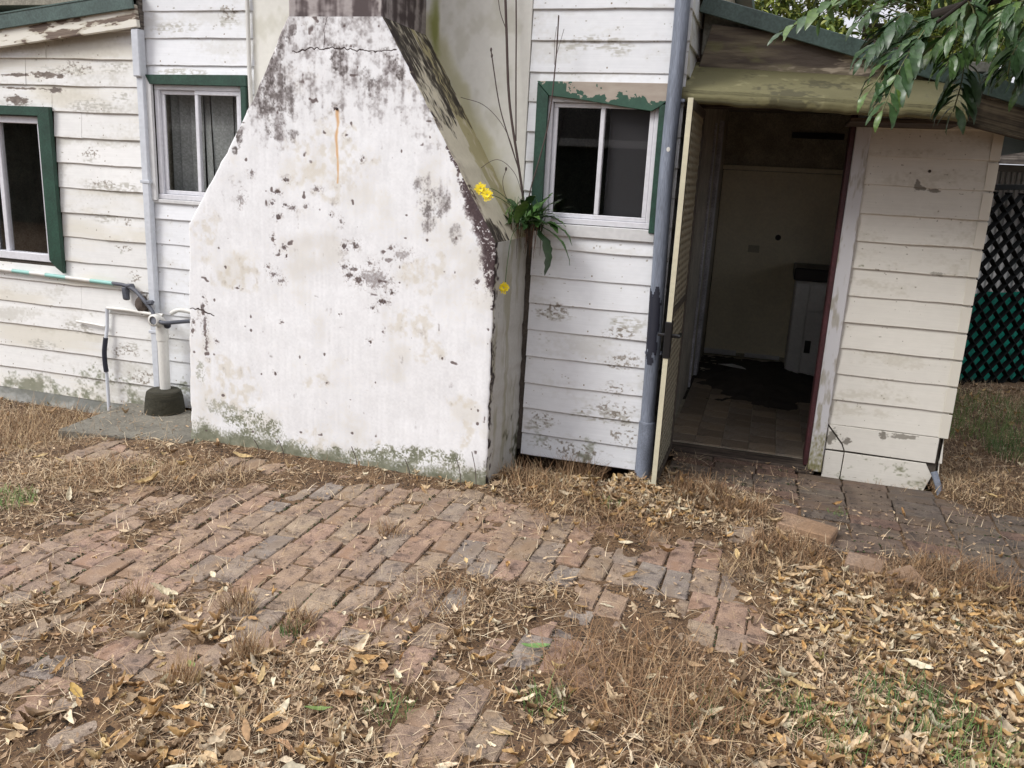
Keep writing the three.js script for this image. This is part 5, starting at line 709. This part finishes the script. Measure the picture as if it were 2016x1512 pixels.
// ---------------------------------------------------------------- weed growing from the chimney shoulder
{
  const t = thing('dandelion_plant', 'green dandelion clump with yellow flowers rooted on the chimney shoulder', 'plant', [-1.27, 1.36, 0.12]);
  const gm = [std(lin(.08, .19, .04), 0.5, { map: grain }), std(lin(.12, .25, .05), 0.5, { map: grain }), std(lin(.045, .11, .03), 0.5, { map: grain })]; t.scale.setScalar(1.5);
  for (let k = 0; k < 3; k++) { const ls = []; for (let i = 0; i < 34; i++) { const b = blade(rr(0.04, 0.09), rr(0.004, 0.008), rr(0.2, 1.3), rr(0, 0.6), 5); b.rotateY(rnd() * 6.28); b.translate(rr(-0.05, 0.06), rr(-0.03, 0.03), rr(-0.08, 0.08)); ls.push(b); } obj('grass_blades', ls, gm[k], t).userData.kind = 'stuff'; }
  const lf = (L, W, yaw, pitch, p, m, droop) => { const g = leafGeo(L, W, -droop, 0.12, Math.floor(rnd() * 50), 12); g.translate(L / 2, droop * L, 0); const o = obj('leaf', g, gm[m], t); o.position.set(...p); o.rotation.set(0, yaw, pitch, 'YZX'); };
  lf(0.17, 0.06, -0.25, -1.25, [0.05, -0.01, 0.06], 2, 0.15); lf(0.15, 0.035, 0.05, -0.45, [0.05, 0.0, 0.04], 0, 0.2); lf(0.19, 0.022, -0.1, -0.75, [0.05, 0.0, 0.05], 0, 0.15); lf(0.11, 0.04, 0.2, -0.25, [0.04, 0.02, 0.0], 1, 0.15);
  lf(0.12, 0.03, 0.3, 0.75, [0.0, 0.02, 0.0], 1, 0.05); lf(0.13, 0.035, 0.5, 1.0, [0.02, 0.0, -0.02], 0, 0.05); lf(0.10, 0.035, 2.6, 0.7, [-0.02, 0.02, 0.02], 2, 0.1); lf(0.10, 0.03, 3.3, 0.3, [-0.03, 0, 0.06], 2, 0.15); lf(0.09, 0.03, 3.0, -0.1, [-0.03, -0.02, 0.1], 2, 0.2); lf(0.12, 0.03, -0.9, 0.2, [0.02, 0, 0.06], 1, 0.15);
  for (let i = 0; i < 16; i++) lf(rr(0.08, 0.14), rr(0.022, 0.045), rr(-2.2, 0.9), rr(-0.5, 0.9), [rr(-0.03, 0.06), rr(-0.01, 0.02), rr(-0.02, 0.1)], Math.floor(rnd() * 3), rr(0.08, 0.2));
  const rb = []; for (let i = 0; i < 60; i++) { const b = blade(rr(0.05, 0.12), 0.003, rr(-0.3, 0.3), Math.PI + rr(-0.25, 0.25), 4); b.rotateY(rnd() * 6.28); b.translate(rr(-0.05, 0.07), 0, rr(-0.06, 0.09)); rb.push(b); } obj('dead_leaves', rb, std(lin(.09, .045, .025), 0.9), t).userData.kind = 'stuff';
  const flower = (x, y, z, stem) => {
    const T = []; for (let r = 0; r < 3; r++) for (let i = 0; i < 22; i++) { const a = i / 22 * 6.283 + r * 0.2 + rr(-0.06, 0.06), R = (0.021 - r * 0.005) * rr(0.72, 1.08), h = 0.001 + r * 0.003 + rr(0, 0.003), d = V(Math.cos(a), Math.sin(a), 0), s = V(-Math.sin(a), Math.cos(a), 0).multiplyScalar(0.0021); T.push([d.clone().multiplyScalar(0.002).add(V(0, 0, h)), d.clone().multiplyScalar(R).add(s).add(V(0, 0, h + 0.002)), d.clone().multiplyScalar(R).sub(s).add(V(0, 0, h + 0.002))]); }
    const f = obj('flower', triGeo(T), std(lin(.92, .74, .02), 0.6), t); f.position.set((x + 1.27) / 1.5, (y - 1.36) / 1.5, (z - 0.12) / 1.5); f.rotation.set(-0.15, rr(-0.2, 0.2), 0);
    const m = obj('flower_stem', tube(stem, 0.0016, 14, 6), gm[0], t); m.position.set(1.27 / 1.5, -1.36 / 1.5, -0.12 / 1.5); m.scale.setScalar(1 / 1.5);
  };
  flower(-1.405, 1.532, 0.47, [[-1.27, 1.37, 0.14], [-1.29, 1.46, 0.3], [-1.36, 1.535, 0.43], [-1.405, 1.532, 0.469]]); flower(-1.369, 1.504, 0.47, [[-1.27, 1.37, 0.15], [-1.28, 1.44, 0.3], [-1.34, 1.50, 0.43], [-1.369, 1.504, 0.469]]);
  flower(-1.262, 1.052, 0.46, [[-1.28, 1.35, 0.17], [-1.268, 1.30, 0.36], [-1.262, 1.18, 0.43], [-1.262, 1.052, 0.458]]);
  const w = thing('dead_stem_weed', 'tall thin dead woody stems rising beside the chimney', 'dead weed', [-1.275, 1.36, 0.1], 'x'); delete w.userData.group;
  const wm = std(lin(.085, .06, .055), 0.85);
  const stm = (p, r) => { const m = obj('stem', tube(p, r, 30, 6), wm, w); at0(m, w); };
  stm([[-1.272, 1.37, 0.1], [-1.30, 1.52, 0.1], [-1.332, 1.671, 0.1], [-1.396, 1.977, 0.1], [-1.43, 2.325, 0.1], [-1.455, 2.62, 0.1]], 0.0068); stm([[-1.273, 1.40, 0.12], [-1.245, 1.56, 0.12], [-1.215, 1.676, 0.12], [-1.173, 1.881, 0.12], [-1.153, 2.202, 0.12], [-1.152, 2.393, 0.12]], 0.0036);
  stm([[-1.32, 1.62, 0.1], [-1.39, 1.8, 0.11], [-1.445, 1.951, 0.11], [-1.506, 2.226, 0.11]], 0.0032); stm([[-1.30, 1.55, 0.1], [-1.40, 1.83, 0.13], [-1.514, 1.95, 0.16], [-1.631, 1.984, 0.2]], 0.0016); stm([[-1.35, 1.78, 0.1], [-1.37, 2.1, 0.09], [-1.385, 2.35, 0.08], [-1.40, 2.6, 0.08]], 0.0038); stm([[-1.285, 1.46, 0.1], [-1.34, 1.62, 0.14], [-1.42, 1.68, 0.18], [-1.50, 1.63, 0.22], [-1.54, 1.56, 0.25]], 0.0014); stm([[-1.29, 1.40, 0.12], [-1.37, 1.48, 0.14], [-1.40, 1.57, 0.14], [-1.385, 1.63, 0.14]], 0.0016);
  stm([[-1.153, 2.2, 0.12], [-1.135, 2.27, 0.12], [-1.12, 2.33, 0.12]], 0.0012); stm([[-1.16, 2.16, 0.12], [-1.165, 2.26, 0.12], [-1.16, 2.34, 0.12]], 0.0012); stm([[-1.43, 2.325, 0.1], [-1.47, 2.42, 0.1], [-1.49, 2.55, 0.1]], 0.002);
  for (const [x, y, z] of [[-1.506, 2.23, 0.11], [-1.50, 2.2, 0.11], [-1.54, 1.56, 0.25], [-1.385, 1.635, 0.14]]) at0(obj('seed_head', new THREE.SphereGeometry(0.006, 8, 6).scale(1, 1.8, 1).translate(x, y, z), wm, w), w);
  tag(obj('dry_stalks', [[-1.33, 0.57, 0.20], [-1.41, 0.585, 0.16], [-2.02, 0.58, 0.13], [-1.7, 0.59, 0.11], [-2.45, 0.62, 0.12], [-2.62, 0.6, 0.09]].map(([x, z, h]) => tube([[x, -0.02, z], [x - 0.01, h * 0.5, z], [x - 0.03, h, z + 0.01]], 0.0022, 8, 5)), wm), 'thin dark dead stalks standing against the chimney foot', 'dead weed').userData.kind = 'stuff';
}

// ---------------------------------------------------------------- tree with hanging compound leaves, upper right
const LM = [[.085, .17, .06], [.11, .21, .06], [.065, .135, .05], [.15, .26, .05]].map(c => new THREE.MeshPhysicalMaterial({ color: lin(...c), roughness: 0.36, transmission: 0.25, thickness: 0, side: THREE.DoubleSide, map: grain }));
const leafletG = [0, 1, 2, 3].map(i => { const g = leafGeo(0.112, 0.031, -0.07 - i * 0.03, 0.14, 40 + i, 8); g.translate(0.056, 0.115 * (0.1 + i * 0.03), 0); return g; });
function frondParts(base, mid, tip, n, sc) {
  const c = new THREE.CatmullRomCurve3([base, mid, tip]), L = [];
  for (let i = 0; i < n; i++) for (const s of i === n - 1 ? [0] : [-1, 1]) {
    const t = 0.16 + 0.84 * i / (n - 1), p = c.getPoint(t), T = c.getTangent(t), side = V(0, 1, 0).cross(T); if (side.length() < 0.2) side.set(1, 0, 0.3); side.normalize();
    const X = T.clone().multiplyScalar(0.8).addScaledVector(side, s * rr(0.6, 0.8)).add(V(0, -rr(0.3, 0.55), 0)).normalize();
    let Y = V(rr(-0.3, 0.3), 1, rr(0.0, 0.5)); const Z = X.clone().cross(Y).normalize(); Y = Z.clone().cross(X);
    L.push([new THREE.Matrix4().makeBasis(X, Y, Z).scale(V(1, 1, 1).multiplyScalar(sc * rr(0.8, 1.1) * (0.75 + 0.35 * Math.sin(Math.PI * t)))).setPosition(p), Math.floor(rnd() * 4)]);
  }
  return [c, L];
}
{
  const O = [3.3, 0, 0.9], tr = thing('shade_tree', 'dark leafy tree with drooping compound leaves reaching in at upper right', 'tree', O);
  const tw = std(lin(.10, .08, .06), 0.9, { map: woodTex });
  at0(obj('trunk', [tube([[3.3, -0.05, 0.9], [3.32, 1.2, 0.92], [3.22, 2.3, 0.95], [3.0, 3.2, 1.0]], 0.13, 20, 12)], tw, tr), tr);
  for (const [p, r] of [[[[3.22, 2.2, 0.95], [2.2, 2.75, 1.1], [1.2, 2.5, 1.2], [0.7, 2.28, 1.25], [0.42, 2.19, 1.22]], 0.02], [[[3.1, 2.9, 1.0], [2.2, 3.4, 0.4], [1.4, 3.3, -0.4]], 0.035], [[[3.0, 3.2, 1.0], [2.4, 3.9, 1.6], [1.8, 3.9, 2.2]], 0.04], [[[0.75, 2.3, 1.25], [0.55, 2.25, 1.35], [0.42, 2.15, 1.36]], 0.006]]) at0(obj('limb', tube(p, r, 30, 8), tw, tr), tr);
  const F = [
    [[0.454, 2.17, 1.107], [0.15, 2.255, 1.19], [-0.049, 2.134, 1.263], 1.0, 3], [[0.39, 2.13, 1.34], [0.335, 2.02, 1.39], [0.29, 1.87, 1.441], 1.0, 0], [[0.452, 2.12, 1.288], [0.352, 2.10, 1.309], [0.245, 1.93, 1.391], 1.0, 2],
    [[0.483, 2.16, 1.318], [0.49, 2.09, 1.33], [0.47, 2.02, 1.346], 0.85, 1], [[0.471, 2.18, 1.535], [0.49, 2.16, 1.527], [0.507, 2.083, 1.539], 0.8, 0], [[0.63, 2.19, 1.16], [0.59, 2.12, 1.19], [0.521, 2.06, 1.219], 1.0, 1], [[0.68, 2.12, 1.39], [0.64, 2.05, 1.419], [0.638, 1.99, 1.414], 0.85, 2],
    [[0.42, 2.26, 0.997], [0.30, 2.28, 1.019], [0.207, 2.2, 1.066], 0.95, 1], [[0.56, 2.09, 1.105], [0.56, 2.0, 1.125], [0.55, 1.9, 1.124], 1.0, 2], [[0.609, 2.17, 1.597], [0.563, 2.14, 1.619], [0.544, 2.06, 1.643], 0.8, 0],
    [[0.75, 2.22, 1.1], [0.72, 2.12, 1.1], [0.66, 2.02, 1.12], 1.0, 2], [[0.72, 2.25, 1.3], [0.66, 2.18, 1.3], [0.62, 2.08, 1.32], 0.9, 1], [[0.8, 2.18, 1.2], [0.76, 2.08, 1.22], [0.72, 1.97, 1.22], 0.9, 2], [[0.55, 2.25, 1.05], [0.5, 2.16, 1.06], [0.43, 2.07, 1.08], 0.95, 1], [[0.5, 2.26, 0.9], [0.36, 2.2, 0.95], [0.28, 2.1, 1.0], 0.95, 1], [[0.62, 2.24, 1.42], [0.58, 2.17, 1.42], [0.55, 2.1, 1.45], 0.8, 3],
    [[0.36, 2.22, 1.2], [0.3, 2.16, 1.25], [0.22, 2.05, 1.3], 0.95, 2], [[0.5, 2.2, 1.2], [0.42, 2.17, 1.25], [0.36, 2.1, 1.3], 0.9, 0], [[0.62, 2.28, 1.2], [0.55, 2.24, 1.22], [0.45, 2.18, 1.25], 0.95, 1]];
  F.forEach(([b, m, t, sc, mi], fi) => {
    const [c, L] = frondParts(V(...b), V(...m), V(...t), 10, sc);
    const f = obj('frond', new THREE.TubeGeometry(c, 14, 0.0022, 6), std(lin(.12, .13, .05), 0.6), tr); f.position.set(-O[0], -O[1], -O[2]);
    if (fi >= 15) { obj('leaflets', L.map(([mx, k]) => flat(leafletG[k]).clone().applyMatrix4(mx)), LM[mi], f).userData.kind = 'stuff'; return; }
    for (const [mx, k] of L) { const q = new THREE.Mesh(leafletG[k], LM[rnd() < 0.6 ? mi : Math.floor(rnd() * 4)]); q.name = 'leaflet'; q.castShadow = q.receiveShadow = true; q.applyMatrix4(mx); f.add(q); }
  });
  // the rest of the crown, overhead and to the right
  const [c, L] = frondParts(V(0, 0, 0), V(0.26, 0.04, 0), V(0.5, -0.12, 0), 10, 1.15); const proto = mergeGeometries([...L.map(([mx, k]) => leafGeo(0.115, 0.03, -0.12, 0.16, k, 4).translate(0.0575, 0.014, 0).applyMatrix4(mx)).map(flat)]);
  const items = []; for (let i = 0; i < 6000 && items.length < 900; i++) { const x = rr(-0.2, 4.4), y = rr(2.32, 4.3), z = rr(-1.6, 2.8); const e = ((x - 2.0) / 2.0) ** 2 + ((y - 3.2) / 0.95) ** 2 + ((z - 0.7) / 2.1) ** 2; if (e > 1 || (inView(x, y - 0.3, z, 1.02) && x < 1.3)) continue; items.push({ x, y, z, ry: rnd() * 6.28, rz: rr(-0.7, 0.2), rx: rr(-0.3, 0.3), s: rr(0.8, 1.2), c: tint(pick([[.06, .12, .04], [.045, .10, .035], [.08, .15, .045]]), 0.25) }); }
  const im = litter(tr, 'crown', proto, items.map(q => ({ ...q, x: q.x - O[0], y: q.y - O[1], z: q.z - O[2] })), new THREE.MeshStandardMaterial({ color: 0xffffff, roughness: 0.45, side: THREE.DoubleSide }));
}
// trees beyond the entry roof
function bushTree(name, label, O, C, R, n, cols, trunkTop, L = 0.11, W = 0.04) {
  const t = thing(name, label, 'tree', O); obj('trunk', tube([[0, -0.1, 0], [0.05, trunkTop * 0.5, 0.02], [0, trunkTop, 0]], 0.12, 12, 10), std(lin(.10, .08, .06), 0.9), t);
  const g = leafGeo(L, W, -0.12, 0.2, 77, 4), it = [];
  const cl = []; for (let i = 0; i < 46; i++) { const u = V(rr(-1, 1), rr(-1, 1), rr(-1, 1)); if (u.length() > 1) { i--; continue; } cl.push(u); }
  for (let i = 0; i < n; i++) { const k = pick(cl), d = V(rr(-1, 1), rr(-1, 1), rr(-1, 1)); if (d.length() > 1) { i--; continue; } it.push({ x: C[0] + k.x * R[0] + d.x * 0.34, y: C[1] + k.y * R[1] + d.y * 0.3, z: C[2] + k.z * R[2] + d.z * 0.34, ry: rnd() * 6.28, rz: rr(-1.2, 0.3), rx: rr(-0.6, 0.6), s: rr(0.7, 1.3), c: tint(pick(cols), 0.3) }); }
  litter(t, 'crown', g, it, new THREE.MeshStandardMaterial({ color: 0xffffff, roughness: 0.5, side: THREE.DoubleSide }));
}
bushTree('garden_tree', 'yellow green tree showing above the entry roof', [0.8, 0, -6.2], [0, 3.5, 0], [2.0, 1.15, 1.0], 17000, [[.24, .29, .05], [.16, .22, .05], [.28, .30, .07], [.09, .14, .04]], 3.4);
bushTree('garden_tree', 'dark green tree behind the carport at the far right', [4.0, 0, -7.6], [0, 3.3, 0], [1.9, 1.5, 1.0], 9000, [[.05, .09, .03], [.07, .12, .035], [.035, .065, .025]], 3.2);
// what the window panes mirror: the far side of the yard behind the photographer
{
  const f = thing('neighbour_shed', 'long dark shed with pale gutter and brown roof mirrored in the window panes', 'shed', [-10, 0, 10.5]);
  obj('wall', [bar(-18, 14, -0.05, 2.12, 0, 0.1)], std(lin(.045, .06, .045), 0.9, { map: grain }), f);
  const rb = []; for (let x = -18; x < 14; x += 0.3) rb.push(bar(x, x + 0.05, 0, 2.1, -0.03, 0.0, 0.004)); obj('batten', rb, std(lin(.02, .032, .024), 0.9), f).userData.kind = 'stuff';
  obj('gutter', bar(-18.1, 14.1, 2.12, 2.24, -0.16, -0.02), std(lin(.42, .42, .40), 0.6), f);
  obj('roof', beam(V(-18.1, 3.4, 1.6), V(14.1, 3.4, 1.6), 4.0, 0.05, V(0, 0.6, 0.8)), std(lin(.030, .024, .020), 0.95, { map: grain }), f);
}
renderer();
function renderer() {
  const r = new THREE.WebGLRenderer({ antialias: true }); r.toneMapping = THREE.LinearToneMapping; r.toneMappingExposure = EXPOSURE; r.shadowMap.enabled = true; r.shadowMap.type = THREE.PCFSoftShadowMap; r.setSize(1024, 768); r.render(scene, camera);
}
